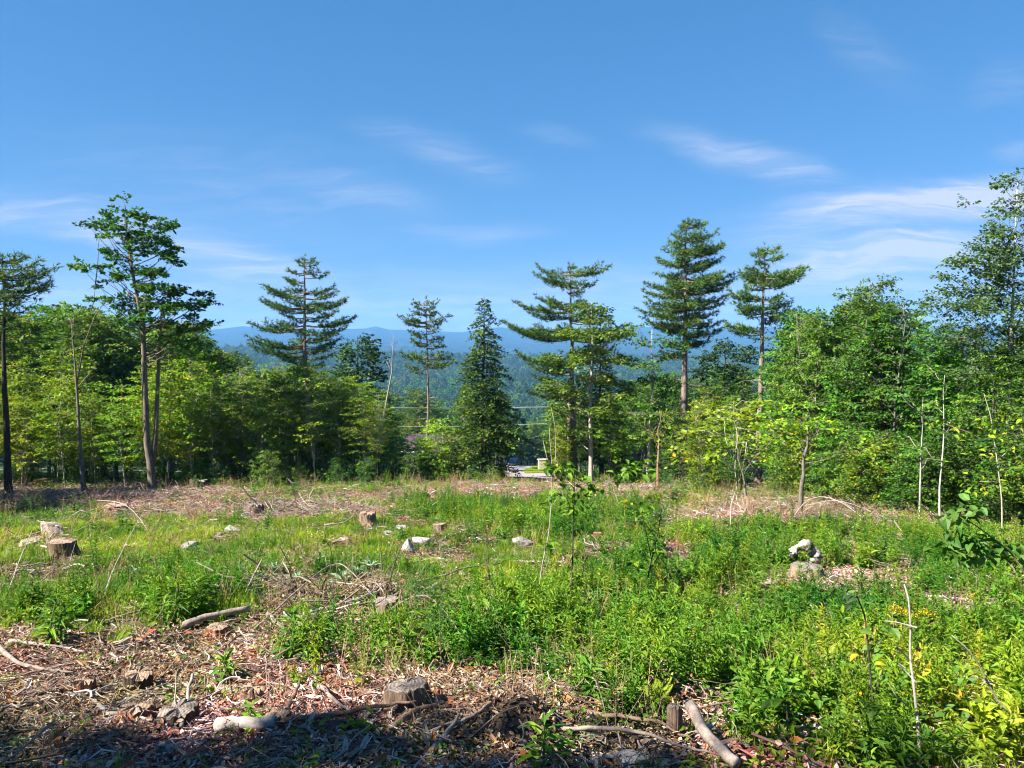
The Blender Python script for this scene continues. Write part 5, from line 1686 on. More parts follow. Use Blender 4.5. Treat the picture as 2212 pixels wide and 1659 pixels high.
def boulder(px, py, w, hpx, mat, label, seed, depth=.8, rz=0.0, cat='boulder'):
    g_ = np.random.default_rng(seed)
    p = at(px, py)
    s_ = p[1] / 1671.0
    V = IV.copy()
    for q in range(15):
        n_ = nrm(g_.normal(size=3)); o_ = g_.uniform(.38, .8)
        dd = V @ n_ - o_
        V = V - np.clip(dd, 0, None)[:, None] * n_ * .92
    V /= np.abs(V).max(0)
    V *= 1 + .05 * fbm(V[:, 0] * 3 + 7, V[:, 1] * 3 + V[:, 2] * 2.3, seed, 3)[:, None]
    rx = w / 2 * s_; rz_ = hpx * s_ * .68
    V *= np.array([rx, rx * depth, rz_])
    b = Buf(); b.add(V, None, IT, .5, 0, False)
    OBST.append((p[0], p[1], rx, .75))
    o = obj('boulder', b.mesh('boulder', M[mat]), None, (p[0], p[1] + rx * depth * .5, p[2] + rz_ * .18), rz)
    return tag(o, label, cat, 'boulders strewn over the clearing')


boulder(103, 1158, 66, 38, 'rock_tan', 'tan wedge-shaped boulder, largest of the three by the brown stump', 1)
boulder(62, 1182, 60, 24, 'rock_tan', 'low tan boulder in front of the wedge-shaped boulder', 2)
boulder(128, 1176, 44, 16, 'rock', 'small flat grey rock just above the brown stump', 3)
boulder(402, 1190, 52, 26, 'rock', 'grey angular rock with a slanted face alone in grass', 4)
boulder(498, 1156, 42, 22, 'rock_white', 'whitish rounded rock half sunk in green weeds', 5)
boulder(470, 1157, 20, 10, 'rock_tan', 'tiny tan rock next to the whitish rounded rock', 6)
boulder(876, 1194, 42, 34, 'rock_white', 'white upright boulder in mid clearing', 7)
boulder(908, 1178, 48, 20, 'rock_white', 'white low slab lying beside the upright white boulder', 8)
boulder(866, 1146, 32, 12, 'rock_white', 'small pale rock behind the upright white boulder', 9)
boulder(836, 1154, 24, 9, 'rock_white', 'tiny white rock in grass above the root trail', 10)
boulder(742, 1168, 30, 10, 'rock_tan', 'flat pale rock at the lower end of the broken root', 11)
boulder(1134, 1180, 56, 26, 'rock', 'grey streaked boulder near the thin bare sapling', 12)
boulder(1000, 1248, 34, 20, 'rock_tan', 'pinkish rock amid yellow-green grass', 13)
boulder(958, 1228, 20, 14, 'rock_white', 'small pale stone above the pinkish rock', 14)
boulder(1036, 1358, 28, 12, 'rock', 'pale grey stone sunk among tall weeds', 15)
boulder(1372, 1668, 108, 56, 'rock_moss', 'white boulder with moss patches at the shaded lower edge', 16)
boulder(352, 1640, 48, 40, 'rock', 'round grey stone sitting in leaf litter', 17, 1.0)
boulder(780, 1352, 40, 16, 'rock_tan', 'tan stone under the pale fallen branch', 18)
boulder(1480, 1530, 30, 18, 'rock', 'grey stone right behind the narrow post-like stump', 19)
boulder(1660, 1265, 40, 14, 'rock', 'flat grey stone among shrubby weeds', 20)
boulder(1240, 1016 + 90, 24, 10, 'rock', 'little grey stone by the thin dark sapling', 21)
boulder(1320, 1216, 20, 12, 'rock_tan', 'brown stone on the bare spot between saplings', 22)
boulder(545, 1408, 34, 14, 'rock_tan', 'tan stone at the edge of brown litter', 23)
# the curled pale boulder, an arch of lumps
cp = at(1738, 1232)
s_ = cp[1] / 1671.0
b = Buf()
arc = [(1712, 1192, .9), (1712, 1206, .8), (1722, 1184, .85), (1735, 1180, .9), (1750, 1180, 1.0), (1762, 1188, 1.1), (1766, 1202, 1.15), (1760, 1216, 1.05)]
P = np.array([[(x - 1738) * s_, .12 * i / 8, z_of(y, cp[1]) - cp[2]] for i, (x, y, r) in enumerate(arc)])
order = [1, 0, 2, 3, 4, 5, 6, 7]
g_ = np.random.default_rng(2)
tt = np.linspace(0, 7, 30)
PP = np.stack([np.interp(tt, range(8), P[order][:, q]) for q in range(3)], 1)
tube(b, PP, (0.085 + .03 * np.sin(tt * 2.3)) * np.interp(tt, [0, 1, 6, 7], [.8, 1, 1.2, 1.2]), 14, rough=.13, rng=g_)
tag(obj('curled_boulder', b.mesh('curled_boulder', M['rock_moss']), None, cp), 'pale curled boulder with a hollow, sitting on the wide stump', 'boulder', 'boulders strewn over the clearing')


# ------------------------------------------------------------------ fallen branches and logs, one by one
def branch(pts, r, mat, label, name='fallen_branch', sides=7, twigs=0, seed=0, taper=.35, cat='branch', lift=0.02, cut=None, group='branches lying in the clearing'):
    """pts: (px, py, height above ground in m)"""
    g_ = np.random.default_rng(seed + int(pts[0][0]))
    if max(q[2] for q in pts) > .28 and name != 'log':
        r *= .62
    W_ = np.array([at(x, y) + np.array([0, 0, q + lift + r * .6]) for (x, y, q) in pts])
    t = np.linspace(0, len(W_) - 1, max(7, len(W_) * 3))
    P = np.stack([np.interp(t, range(len(W_)), W_[:, k]) for k in range(3)], 1)
    for it in range(2):
        P[1:-1] = (P[:-2] + 2 * P[1:-1] + P[2:]) / 4
    P[1:-1] += g_.normal(size=(len(P) - 2, 3)) * min(r * .3, .006)
    c = P[0].copy()
    b = Buf()
    tube(b, P - c, r * np.linspace(1, taper, len(P)), sides, rough=.04, rng=g_)
    for q in range(twigs):
        i = g_.integers(2, len(P) - 1)
        L = g_.uniform(.15, .5) * (1 + r * 8)
        d = nrm(nrm(P[i] - P[i - 1]) + g_.normal(size=3) * .6 + np.array([0, 0, .25]))
        tube(b, P[i] - c + d * (L * np.linspace(0, 1, 4))[:, None] + g_.normal(size=(4, 3)) * .02, r * np.linspace(.45, .12, 4), 4)
    o = obj(name, b.mesh(name, M[mat]), None, c)
    if cut:
        b = Buf()
        ax = nrm(P[0] - P[1])
        tube(b, np.array([ax * .001, ax * .006]), r * .9, 10)
        obj('cut_end', b.mesh('cut_end', M[cut]), o)
    return tag(o, label, cat, group)


branch([(470, 1592, .05), (530, 1590, .05), (592, 1584, .05)], .06, 'branch_pale', 'white log piece lying at the edge of the tree shade', 'log', 10, cat='log', taper=.85, cut='cut_tan')
branch([(1488, 1600, .25), (1530, 1636, .1), (1590, 1690, .1)], .046, 'branch_gray', 'blue-grey cut log sloping out of the shade by the post-like stump', 'log', 10, cat='log', taper=.9, cut='cut_grey')
branch([(395, 1368, .06), (460, 1352, .1), (540, 1336, .1)], .05, 'branch_gray', 'grey log lying along the edge of brown litter', 'log', 9, cat='log', taper=.9, cut='cut_tan')
branch([(655, 1336, .02), (740, 1318, .05), (800, 1300, .08), (830, 1290, .1)], .035, 'branch_pale', 'pale branch leading up to the grey stump', taper=.6)
branch([(545, 1370, .02), (640, 1310, .2), (712, 1262, .35), (745, 1265, .35), (790, 1298, .2), (835, 1336, .05)], .022, 'branch_gray', 'thin branch bent in a wide peak across mid clearing', twigs=3)
branch([(578, 1340, .05), (600, 1356, .05), (620, 1378, .02)], .035, 'branch_gray', 'short stubby limb at the edge of big-leaved weeds', taper=.7)
branch([(0, 1418, .06), (25, 1440, .05), (80, 1462, .05), (160, 1466, .03)], .032, 'branch_gray', 'long curved branch running in at the edge of litter')
branch([(20, 1398, .04), (90, 1402, .03), (150, 1410, .03), (182, 1416, .02)], .025, 'branch_pale', 'straight pale stick under the tall leafy weed')
branch([(155, 1520, .03), (215, 1502, .03), (300, 1478, .03), (360, 1480, .02)], .02, 'branch_pale', 'thin bowed stick passing below the dark mossy stump')
branch([(215, 1540, .03), (240, 1560, .05), (300, 1568, .06), (330, 1572, .03)], .028, 'branch_pale', 'forked pale stick before the rotting reddish stump', twigs=3)
branch([(392, 1585, .03), (405, 1555, .15), (418, 1528, .3)], .03, 'branch_pale', 'pale stick leaning on the charred stump', taper=.8)
branch([(378, 1590, .0), (380, 1560, .2), (383, 1535, .35)], .016, 'branch_gray', 'thin upright stick by the rotting reddish stump')
branch([(480, 1586, .03), (600, 1578, .05), (720, 1572, .06), (830, 1556, .1), (900, 1545, .08)], .032, 'branch_brown', 'long dark branch lying across the litter toward the largest stump')
branch([(836, 1596, .0), (858, 1580, .02), (880, 1562, .03), (905, 1552, .05), (935, 1548, .06), (975, 1546, .03)], .034, 'branch_brown', 'thick crooked root-like limb in front of the largest stump')
branch([(690, 1502, .05), (700, 1520, .12), (720, 1540, .08), (760, 1556, .03)], .03, 'branch_gray', 'bent grey limb between two stumps')
branch([(610, 1560, .04), (640, 1532, .1), (650, 1518, .2)], .028, 'branch_brown', 'curved brown limb arching over the litter in mid clearing')
branch([(640, 1478, .02), (700, 1440, .08), (760, 1420, .1)], .02, 'branch_gray', 'slender stick rising from litter to the weeds')
branch([(560, 1450, .02), (620, 1432, .02), (700, 1410, .03)], .014, 'branch_gray', 'fine straight twig on the open litter')
branch([(786, 1372, .02), (850, 1358, .3), (920, 1362, .55), (980, 1395, .3), (1022, 1440, .02)], .018, 'branch_gray', 'thin arched stem bowed over the weeds behind the largest stump')
branch([(900, 1264, .03), (960, 1258, .1), (1000, 1246, .15), (1080, 1236, .15)], .024, 'branch_gray', 'pale branch lying across yellow-green grass', twigs=2)
branch([(885, 1290, .02), (905, 1270, .2), (925, 1250, .3)], .02, 'branch_gray', 'leaning stick at the middle of the clearing')
branch([(730, 1232, .05), (760, 1226, .05), (830, 1212, .08)], .032, 'branch_pale', 'pale weathered limb beside grey-green mullein leaves', twigs=3)
branch([(1705, 1134, .05), (1740, 1118, .6), (1780, 1116, .7), (1830, 1126, .5), (1875, 1142, .15)], .028, 'branch_pale', 'long pale arched limb in front of the near wood', taper=.6)
branch([(1740, 1112, .3), (1800, 1110, .5), (1860, 1122, .4), (1940, 1140, .1)], .022, 'branch_pale', 'second pale arched limb just behind the long one')
branch([(1790, 1030, .1), (1830, 1075, .3), (1880, 1118, .3), (1925, 1138, .1)], .03, 'bark_red', 'reddish dead trunk leaning out of the near wood')
branch([(1800, 1140, .1), (1880, 1138, .2), (1960, 1142, .15)], .02, 'branch_gray', 'grey limb low along the foot of the near wood')
branch([(2140, 1225, .45), (2170, 1245, .35), (2215, 1292, .1), (2260, 1330, .0)], .04, 'branch_brown', 'dark slanting limb by the goldenrod at the clearing side')
branch([(1990, 1296, .03), (2060, 1300, .03), (2110, 1306, .03)], .03, 'branch_pale', 'pale stick on the bare patch by the goldenrod')
branch([(2085, 1330, .03), (2120, 1330, .04), (2160, 1334, .03)], .05, 'dead_wood', 'whitish flat log chunk beneath the goldenrod', 'log', cat='log', taper=.8)
branch([(1200, 1596, .05), (1330, 1606, .1), (1450, 1640, .1), (1560, 1672, .1)], .02, 'branch_gray', 'long straight branch trailing off the root mound in shade')
branch([(1270, 1558, .05), (1350, 1582, .1), (1440, 1600, .1), (1500, 1624, .05)], .022, 'branch_brown', 'dark branch from the root mound toward the post-like stump')
branch([(1050, 1560, .1), (1010, 1575, .05), (930, 1600, .05)], .022, 'branch_gray', 'grey branch in shade before the root mound')
branch([(930, 1640, .02), (980, 1590, .06), (990, 1570, .1)], .025, 'branch_gray', 'short grey stick pointing at the root mound')
branch([(0, 1275, .05), (60, 1268, .05), (130, 1270, .1)], .03, 'branch_gray', 'horizontal limb across the outer grass', twigs=2)
branch([(90, 1196, .15), (150, 1204, .05), (220, 1210, .02)], .03, 'branch_pale', 'weathered stick at the foot of the brown stump')
branch([(210, 1098, .3), (270, 1118, .5), (310, 1150, .3), (330, 1175, .05)], .025, 'branch_pale', 'fine bare branch arching down off the brown bank', twigs=5)
branch([(700, 1144, .1), (745, 1142, .12), (765, 1128, .2), (790, 1118, .3)], .045, 'branch_gray', 'broken root trailing down from the pale stump')
branch([(20, 1080, .05), (-20, 1110, .05)], .03, 'branch_gray', 'stick on the shaded ground by the dark-trunked pine')
branch([(1480, 1232, .05), (1560, 1230, .08), (1640, 1236, .05)], .018, 'branch_pale', 'straight pale twig across the shrubby weeds')
branch([(1100, 1220, .05), (1180, 1226, .1), (1240, 1226, .1)], .018, 'branch_pale', 'thin pale stick lying between the two thin saplings')
branch([(610, 1130, .04), (680, 1122, .04), (760, 1112, .05)], .03, 'branch_brown', 'brown limb along the slash strip', twigs=3)
branch([(330, 1118, .04), (420, 1106, .06), (500, 1100, .04)], .028, 'branch_gray', 'grey limb along the slash strip near the weathered stump', twigs=3)
branch([(80, 1130, .05), (115, 1155, .25), (128, 1162, .3)], .03, 'dead_wood', 'white stick propped on the wedge-shaped boulder', taper=.8)
branch([(12, 1296, .0), (45, 1255, .4), (72, 1222, .7)], .016, 'branch_pale', 'pale leaning stick standing in the outer grass')
branch([(138, 1310, 0), (150, 1270, .4), (165, 1240, .6)], .014, 'branch_gray', 'crooked dead stem standing behind the tall leafy weed')
branch([(215, 1325, 0), (240, 1290, .35), (275, 1255, .7), (310, 1215, 1.0)], .014, 'branch_pale', 'long bare stem slanting up out of bright grass', twigs=3)

# ------------------------------------------------------------------ mullein, big weeds, ferns, goldenrod
LEAFM = {}


def leaf_mesh(kind, mat, L, W, fold=.25, droop=.25, v=.5):
    k = (kind, round(v, 1))
    if k not in LEAFM:
        b = Buf()
        folded(b, np.zeros((1, 3)), np.array([[1.0, 0, 0]]), np.array([[0, 0, 1.0]]), L, W, v, 0, fold, droop)
        LEAFM[k] = b.mesh(kind, M[mat])
    return LEAFM[k]


def put_leaf(parent, me, p, az, pitch, s, roll=0.0):
    o = obj('leaf', me, parent, p)
    o.rotation_euler = (roll, -pitch, az)
    o.scale = (s, s, s)
    return o


def mullein(px, py, s, label, seed):
    g_ = random.Random(seed)
    p = at(px, py)
    e = obj('mullein', None, None, p, 0, s)
    b = Buf(); tube(b, np.array([[0, 0, -.02], [0, 0, .12]]), np.array([.03, .015]), 6)
    obj('stem', b.mesh('stem', M['stem']), e)
    for i in range(15):
        put_leaf(e, leaf_mesh('mullein_leaf', 'mullein', .34, .13, .22, .25, g_.random()), (0, 0, .02 + .006 * i), i * 2.4 + g_.gauss(0, .2), .15 + .06 * i + g_.gauss(0, .1), g_.uniform(.7, 1.1) * (1 - .03 * i), g_.gauss(0, .2))
    tag(e, label, 'mullein plant', 'mullein rosettes')


for i, (px, py, s, lab) in enumerate([(560, 1270, 1.25, 'grey-green mullein rosette at the bend of the peaked branch'), (520, 1245, 1.1, 'grey-green mullein in grass behind the bent branch'), (590, 1245, 1.1, 'soft grey mullein close to a second rosette'),
                                      (740, 1265, 1.1, 'mullein rosette between pale weathered limb and bare litter'), (800, 1240, 1.2, 'dark-centred mullein beside the crumbling stump'), (770, 1250, 1.0, 'small grey mullein at the pale weathered limb'),
                                      (480, 1262, 1.0, 'grey mullein at the edge of bright grass'), (420, 1268, .9, 'small mullein deep in bright grass'), (640, 1262, .9, 'mullein with flattened leaves by bare litter'), (290, 1250, .9, 'mullein alone among the outer grass')]):
    mullein(px, py, s, lab, i)


def bigweed(px, py, h, label, seed, n=34, L=.2, W=.045, mat='weed', kind='weed_leaf', name='tall_weed', group='tall leafy weeds', cat='weed'):
    g_ = random.Random(seed)
    p = at(px, py)
    e = obj(name, None, None, p)
    b = Buf()
    lx, ly = g_.gauss(0, .06), g_.gauss(0, .06)
    tube(b, np.array([[0, 0, -.03], [lx * .3, ly * .3, h * .5], [lx, ly, h]]), np.array([.012, .009, .004]), 5)
    obj('stem', b.mesh('stem', M['stem']), e)
    for i in range(n):
        t = (i + .5) / n
        put_leaf(e, leaf_mesh(kind, mat, L, W, .2, .45, g_.random()), (lx * t, ly * t, h * (.06 + .94 * t)), i * 2.4 + g_.gauss(0, .3), .15 + 1.0 * t ** 2 + g_.gauss(0, .15), g_.uniform(.75, 1.15) * (1.15 - .55 * t), g_.gauss(0, .3))
    return tag(e, label, cat, group)


bigweed(106, 1392, .62, 'tall weed with drooping strap leaves at the edge of bright grass', 1, 40, .26, .06)
bigweed(122, 1386, .45, 'shorter weed pressed against the tall strap-leaved weed', 2, 30, .24, .06)
bigweed(378, 1358, .60, 'dark upright weed at the lower corner of bright grass', 3, 40, .24, .055)
bigweed(352, 1362, .38, 'spreading weed beside the dark upright weed', 4, 30, .24, .06)
bigweed(440, 1330, .55, 'tall weed behind the grey log', 5, 40, .22, .05)
bigweed(415, 1336, .5, 'weed between the dark upright weed and the grey log', 6, 36, .22, .05)
bigweed(660, 1430, .42, 'big-leaved weed in the green clump above open litter', 7, 40, .25, .075)
bigweed(625, 1432, .40, 'broad weed on the outer side of the green clump', 8, 36, .25, .07)
bigweed(695, 1425, .42, 'leafy weed on the inner side of the green clump', 9, 36, .24, .065)
bigweed(640, 1405, .5, 'taller weed at the back of the green clump', 10, 40, .24, .06)
bigweed(788, 1500, .26, 'small light-green weed standing alone in litter', 11, 26, .18, .055, 'yellow_herb', 'light_weed_leaf')
bigweed(500, 1478, .26, 'narrow-leaved weed by the short mossy stump', 12, 30, .16, .03)
bigweed(1176, 1658, .28, 'upright broad-leaved weed in the deep shade', 13, 22, .26, .06)
bigweed(2004, 1664, .24, 'spiky shaded weed at the lower edge', 14, 22, .22, .045)
bigweed(880, 1442, .36, 'dense dark green weed behind the largest stump', 15, 46, .13, .04)
bigweed(560, 1578, .12, 'seedling of few leaves near the white log', 16, 9, .12, .06)
bigweed(560, 1590 - 20, .14, 'seedling beside the white log in litter', 17, 9, .12, .06)
bigweed(490, 1088, .5, 'weed standing beside the weathered stump', 18, 30, .2, .05)
bigweed(1860, 1300, .5, 'weed rising before the bare patch near the near wood', 19, 34, .2, .05)
bigweed(1620, 1300, .5, 'weed at the edge of shrubby growth', 20, 34, .2, .05)


def frond_mesh(L, mat):
    b = Buf()
    n = 26
    t = (np.arange(n) + .5) / n
    x = L * t; z = .55 * L * t - .5 * L * t ** 2
    P = np.stack([x, 0 * x, z], 1)
    tube(b, np.stack([L * np.linspace(0, 1, 7), np.zeros(7), .55 * L * np.linspace(0, 1, 7) - .5 * L * np.linspace(0, 1, 7) ** 2], 1), np.linspace(.004, .001, 7), 4, attr=.3)
    w = .22 * L * np.sin(np.clip(t * .86 + .14, 0, 1) * math.pi) ** .8 + .01
    for sg in (1, -1):
        D = np.tile([.35, sg * 1.0, -.1], (n, 1))
        leaves(b, P, D, np.tile([0, 0, 1.0], (n, 1)), w, L / n * .85, np.full(n, .3) + .6 * t)
    return b.mesh('frond', M[mat])


FR = {k: frond_mesh(.5, k) for k in ('fern', 'yellow_herb')}


def fern(px, py, s, label, seed, mat='fern', n=9):
    g_ = random.Random(seed)
    p = at(px, py)
    e = obj('fern', None, None, p, 0, s * .72)
    for i in range(n):
        o = obj('frond', FR[mat], e, (0, 0, .02))
        o.rotation_euler = (g_.gauss(0, .15), -g_.uniform(.35, 1.0), i * 6.283 / n + g_.gauss(0, .2))
        k = g_.uniform(.75, 1.1); o.scale = (k, k, k)
    tag(e, label, 'fern', 'ferns among the weeds')


for i, (px, py, s, lab, mt) in enumerate([(1392, 1545, .95, 'bright yellow-green fern next to the narrow post-like stump', 'fern'), (1420, 1530, .8, 'yellowing fern leaning beside the bright fern', 'yellow_herb'), (1640, 1480, 1.0, 'yellow-green fern standing above dark weeds', 'fern'),
                                          (1740, 1560, 1.0, 'fern beneath the broad-leaved sapling', 'fern'), (1790, 1470, 1.1, 'yellow fern patch in the middle of tall weeds', 'yellow_herb'), (1830, 1500, 1.0, 'second yellow fern of the sunlit patch', 'yellow_herb'), (1700, 1440, .9, 'pale fern poking out of dense weeds', 'fern'),
                                          (1950, 1480, 1.0, 'yellow fern near the pale bare stem', 'yellow_herb'), (2080, 1500, 1.1, 'fern under the long arching pale stem', 'fern'), (1660, 1610, .8, 'small fern in the shaded weeds', 'fern'), (1880, 1430, .9, 'fern beside the dark bare sapling', 'fern'), (2150, 1590, 1.2, 'wide fern at the outer lower corner', 'fern'),
                                          (250, 1395, .6, 'little fern on the edge of brown litter', 'fern'), (1280, 1330, .8, 'fern at the foot of the thin dark sapling', 'fern')]):
    fern(px, py, s, lab, i, mt)


def goldenrod(px, py, h, label, seed):
    g_ = np.random.default_rng(seed)
    e = bigweed(px, py, h, label, seed, 30, .14, .03, 'weed', 'rod_leaf', 'goldenrod', 'goldenrod in bloom', 'goldenrod')
    b = Buf()
    P = []
    for q in range(13):
        az = g_.uniform(0, 6.28); L = g_.uniform(.07, .15); t = np.linspace(.1, 1, 10)
        P.append(np.stack([np.cos(az) * L * t, np.sin(az) * L * t, h * .96 + .05 + q * .006 + .06 * t - .09 * t ** 2], 1))
    P = np.concatenate(P) + g_.normal(size=(13 * 10, 3)) * .008
    leaves(b, P, g_.normal(size=P.shape), g_.normal(size=P.shape), .022, .015, g_.random(len(P)))
    obj('flower_head', b.mesh('flower_head', M['goldenrod']), e)


for i, (px, py, h, lab) in enumerate([(1930, 1395, .42, 'goldenrod with yellow plumes beside the pale bare stem'), (1998, 1400, .40, 'goldenrod blooming between pale stem and bare patch'), (2106, 1352, .36, 'goldenrod above the whitish log chunk'), (2195, 1362, .38, 'goldenrod at the outer edge by the dark slanting limb'), (1955, 1398, .38, 'smaller goldenrod between the two blooming plumes')]):
    goldenrod(px, py, h, lab, 50 + i)


# ------------------------------------------------------------------ saplings standing in the clearing
def clearing_sapling(name, pts, r, bark, label, leafspec, seed, twigs=(), needle=None):
    """pts: first (px, py) is on the ground, the rest (px, py) at nearly the same distance; leafspec: (px, py, n, size, spread)"""
    g_ = random.Random(seed)
    p = at(*pts[0])
    d = p[1]
    s_ = d / 1671.0

    def w(px, py, dy=0.0):
        return np.array([(px - pts[0][0]) * s_ * 1.0, dy, z_of(py, d) - p[2]])
    e = obj(name, None, None, p)
    b = Buf()
    ln_ = np.array([[0, 0, -.05]] + [w(x, y, g_.gauss(0, .03)) for (x, y) in pts[1:]])
    t = np.linspace(0, len(ln_) - 1, len(ln_) * 4)
    P = np.stack([np.interp(t, range(len(ln_)), ln_[:, k]) for k in range(3)], 1)
    P[1:-1] = (P[:-2] + 2 * P[1:-1] + P[2:]) / 4
    tube(b, P, np.linspace(r, r * .35, len(P)), 6)
    obj('stem', b.mesh('stem', M[bark]), e)
    for tw in twigs:
        b = Buf()
        q = np.array([w(x, y, g_.gauss(0, .08)) for (x, y) in tw])
        tube(b, q, np.linspace(r * .5, r * .18, len(q)), 4)
        obj('side_twig', b.mesh('side_twig', M[bark]), e)
    for (x, y, n, size, sp, mat) in leafspec:
        c = w(x, y)
        for i in range(int(n * 1.4)):
            pos = c + np.array([g_.gauss(0, sp), g_.gauss(0, sp), g_.gauss(0, sp * .55)])
            put_leaf(e, leaf_mesh('broad_' + mat, mat, .1, .062, .16, .2, g_.random()), pos, g_.uniform(0, 6.28), g_.gauss(-.25, .35), size / .1 * g_.uniform(.75, 1.2), g_.gauss(0, .4))
    if needle:
        b = Buf()
        nr_ = np.random.default_rng(seed)
        for (x, y, n, sp) in needle:
            c = w(x, y)
            PP = c + nr_.normal(size=(n, 3)) * np.array([sp, sp, sp * .7])
            blades(b, PP, nr_.normal(size=(n, 3)) + np.array([0, 0, .6]), 10, .5, .085, .006, np.clip(nr_.normal(size=n) * .2 + .6, 0, 1), nr_)
        obj('needles', b.mesh('needles', M['soft_needle']), e)
    return tag(e, label, 'sapling', 'saplings standing in the clearing')


M['soft_needle'] = leafmat('soft_needle', [(0, (0.05, .12, .03)), (1, (.11, .21, .05))], .3, .02, .2, .03)
CS = clearing_sapling
CS('thin_sapling', [(1235, 1310), (1237, 1200), (1238, 1120), (1240, 1060), (1238, 1015)], .013, 'bark_dark', 'thin dark sapling with a leafy head, straight up mid clearing',
   [(1215, 1045, 14, .125, .13, 'herb'), (1250, 1035, 14, .125, .13, 'herb'), (1200, 1075, 12, .125, .13, 'herb'), (1245, 1075, 13, .125, .13, 'herb'), (1275, 1050, 11, .15, .08, 'herb'), (1185, 1010, 10, .15, .08, 'herb'), (1230, 1010, 11, .15, .07, 'herb'), (1190, 1170, 9, .15, .1, 'herb'), (1225, 1100, 10, .15, .1, 'herb')], 1,
   twigs=[[(1238, 1110), (1215, 1060)], [(1238, 1090), (1262, 1045)], [(1239, 1070), (1190, 1015)]])
CS('bare_sapling', [(1160, 1310), (1166, 1265), (1172, 1215), (1185, 1160), (1192, 1080), (1193, 1010), (1188, 960), (1186, 925)], .013, 'branch_pale', 'bare pale sapling with a forked leafless top',
   [(1175, 1205, 2, .06, .05, 'big_leaf'), (1198, 1000, 3, .06, .04, 'yellow_leaf')], 2, twigs=[[(1192, 1010), (1180, 985), (1172, 950)], [(1192, 1040), (1200, 990), (1198, 920), (1190, 880)], [(1166, 1262), (1200, 1270), (1235, 1285)]])
CS('leaning_sapling', [(1388, 1305), (1396, 1265), (1410, 1200), (1420, 1150), (1428, 1100)], .016, 'bark_dark', 'dark leaning sapling topped with soft pine needles', [(1350, 1010, 11, .16, .1, 'herb'), (1330, 1030, 8, .16, .1, 'herb'), (1375, 1000, 9, .16, .1, 'herb'), (1400, 1020, 8, .16, .08, 'herb'),
   (1385, 1100, 12, .16, .13, 'herb'), (1350, 1085, 5, .09, .07, 'yellow_leaf'), (1420, 1190, 9, .16, .08, 'herb'), (1380, 1215, 8, .16, .1, 'herb')], 3, twigs=[[(1405, 1200), (1385, 1110), (1350, 1015)], [(1415, 1160), (1360, 1090)], [(1400, 1240), (1440, 1180), (1480, 1130)]],
   needle=[(1440, 1045, 60, .10), (1420, 1080, 60, .12), (1460, 1075, 60, .10), (1430, 1120, 50, .12), (1400, 1140, 30, .1)])
CS('pine_seedling', [(1424, 1300), (1426, 1255), (1428, 1210)], .008, 'branch_brown', 'small soft pine seedling beside the dark leaning sapling', [], 4, needle=[(1426, 1230, 50, .09), (1430, 1200, 30, .07), (1420, 1265, 50, .12), (1440, 1270, 30, .1)])
CS('bent_sapling', [(1105, 1365), (1080, 1300), (1058, 1245), (1050, 1215)], .010, 'bark_dark', 'thin dark stem leaning back out of tall weeds', [(1090, 1340, 4, .05, .06, 'yellow_leaf')], 5, twigs=[[(1058, 1245), (1052, 1160), (1042, 1090)]])
CS('thin_sapling', [(1262, 1320), (1264, 1260), (1262, 1200), (1260, 1150)], .007, 'branch_brown', 'hair-thin stem close to the straight leafy-headed sapling', [(1262, 1160, 4, .06, .05, 'big_leaf')], 6)
CS('bare_sapling', [(722, 1260), (720, 1215), (714, 1180), (700, 1165), (672, 1160)], .009, 'bark_dark', 'leafless dark stem hooked over at its tip', [], 7, twigs=[[(720, 1240), (712, 1225), (700, 1215)]])
CS('thin_sapling', [(1052, 1250), (1050, 1190), (1046, 1140), (1044, 1090)], .007, 'branch_brown', 'hair-thin brown stem standing in mid grass', [], 8, twigs=[[(1050, 1200), (1060, 1170)]])
CS('feathery_pine', [(955, 1450), (952, 1400), (950, 1340), (955, 1290)], .008, 'branch_brown', 'wispy pine seedling with thin blue-green needles before the grey stump', [], 9, needle=[(895, 1280, 40, .08), (920, 1260, 40, .1), (950, 1310, 30, .1), (930, 1340, 30, .1), (900, 1255, 30, .1), (960, 1275, 30, .1)])
CS('dark_sapling', [(1895, 1600), (1885, 1540), (1876, 1470), (1868, 1400), (1860, 1330), (1845, 1290)], .014, 'bark_dark', 'dark straight sapling hung with round leaves near the lower corner',
   [(1800, 1275, 3, .11, .06, 'big_leaf'), (1830, 1285, 5, .10, .06, 'dark_leaf'), (1890, 1350, 5, .11, .07, 'big_leaf'), (1895, 1390, 5, .10, .08, 'big_leaf'), (1860, 1420, 5, .09, .08, 'yellow_leaf'), (1910, 1480, 4, .11, .08, 'big_leaf'), (1850, 1500, 5, .09, .08, 'yellow_leaf'),
    (1770, 1530, 5, .12, .1, 'big_leaf'), (1830, 1560, 7, .11, .1, 'big_leaf'), (1900, 1560, 8, .12, .1, 'big_leaf'), (1850, 1600, 8, .12, .1, 'big_leaf'), (1920, 1610, 8, .12, .1, 'big_leaf'), (1820, 1630, 6, .12, .1, 'big_leaf'), (1780, 1565, 8, .13, .14, 'big_leaf'), (1870, 1585, 9, .13, .14, 'big_leaf'), (1940, 1570, 7, .13, .12, 'big_leaf'), (1790, 1625, 8, .13, .14, 'big_leaf'), (1880, 1640, 9, .13, .14, 'big_leaf')], 10, twigs=[[(1876, 1470), (1900, 1440)], [(1868, 1400), (1892, 1370)], [(1888, 1560), (1840, 1590)]])
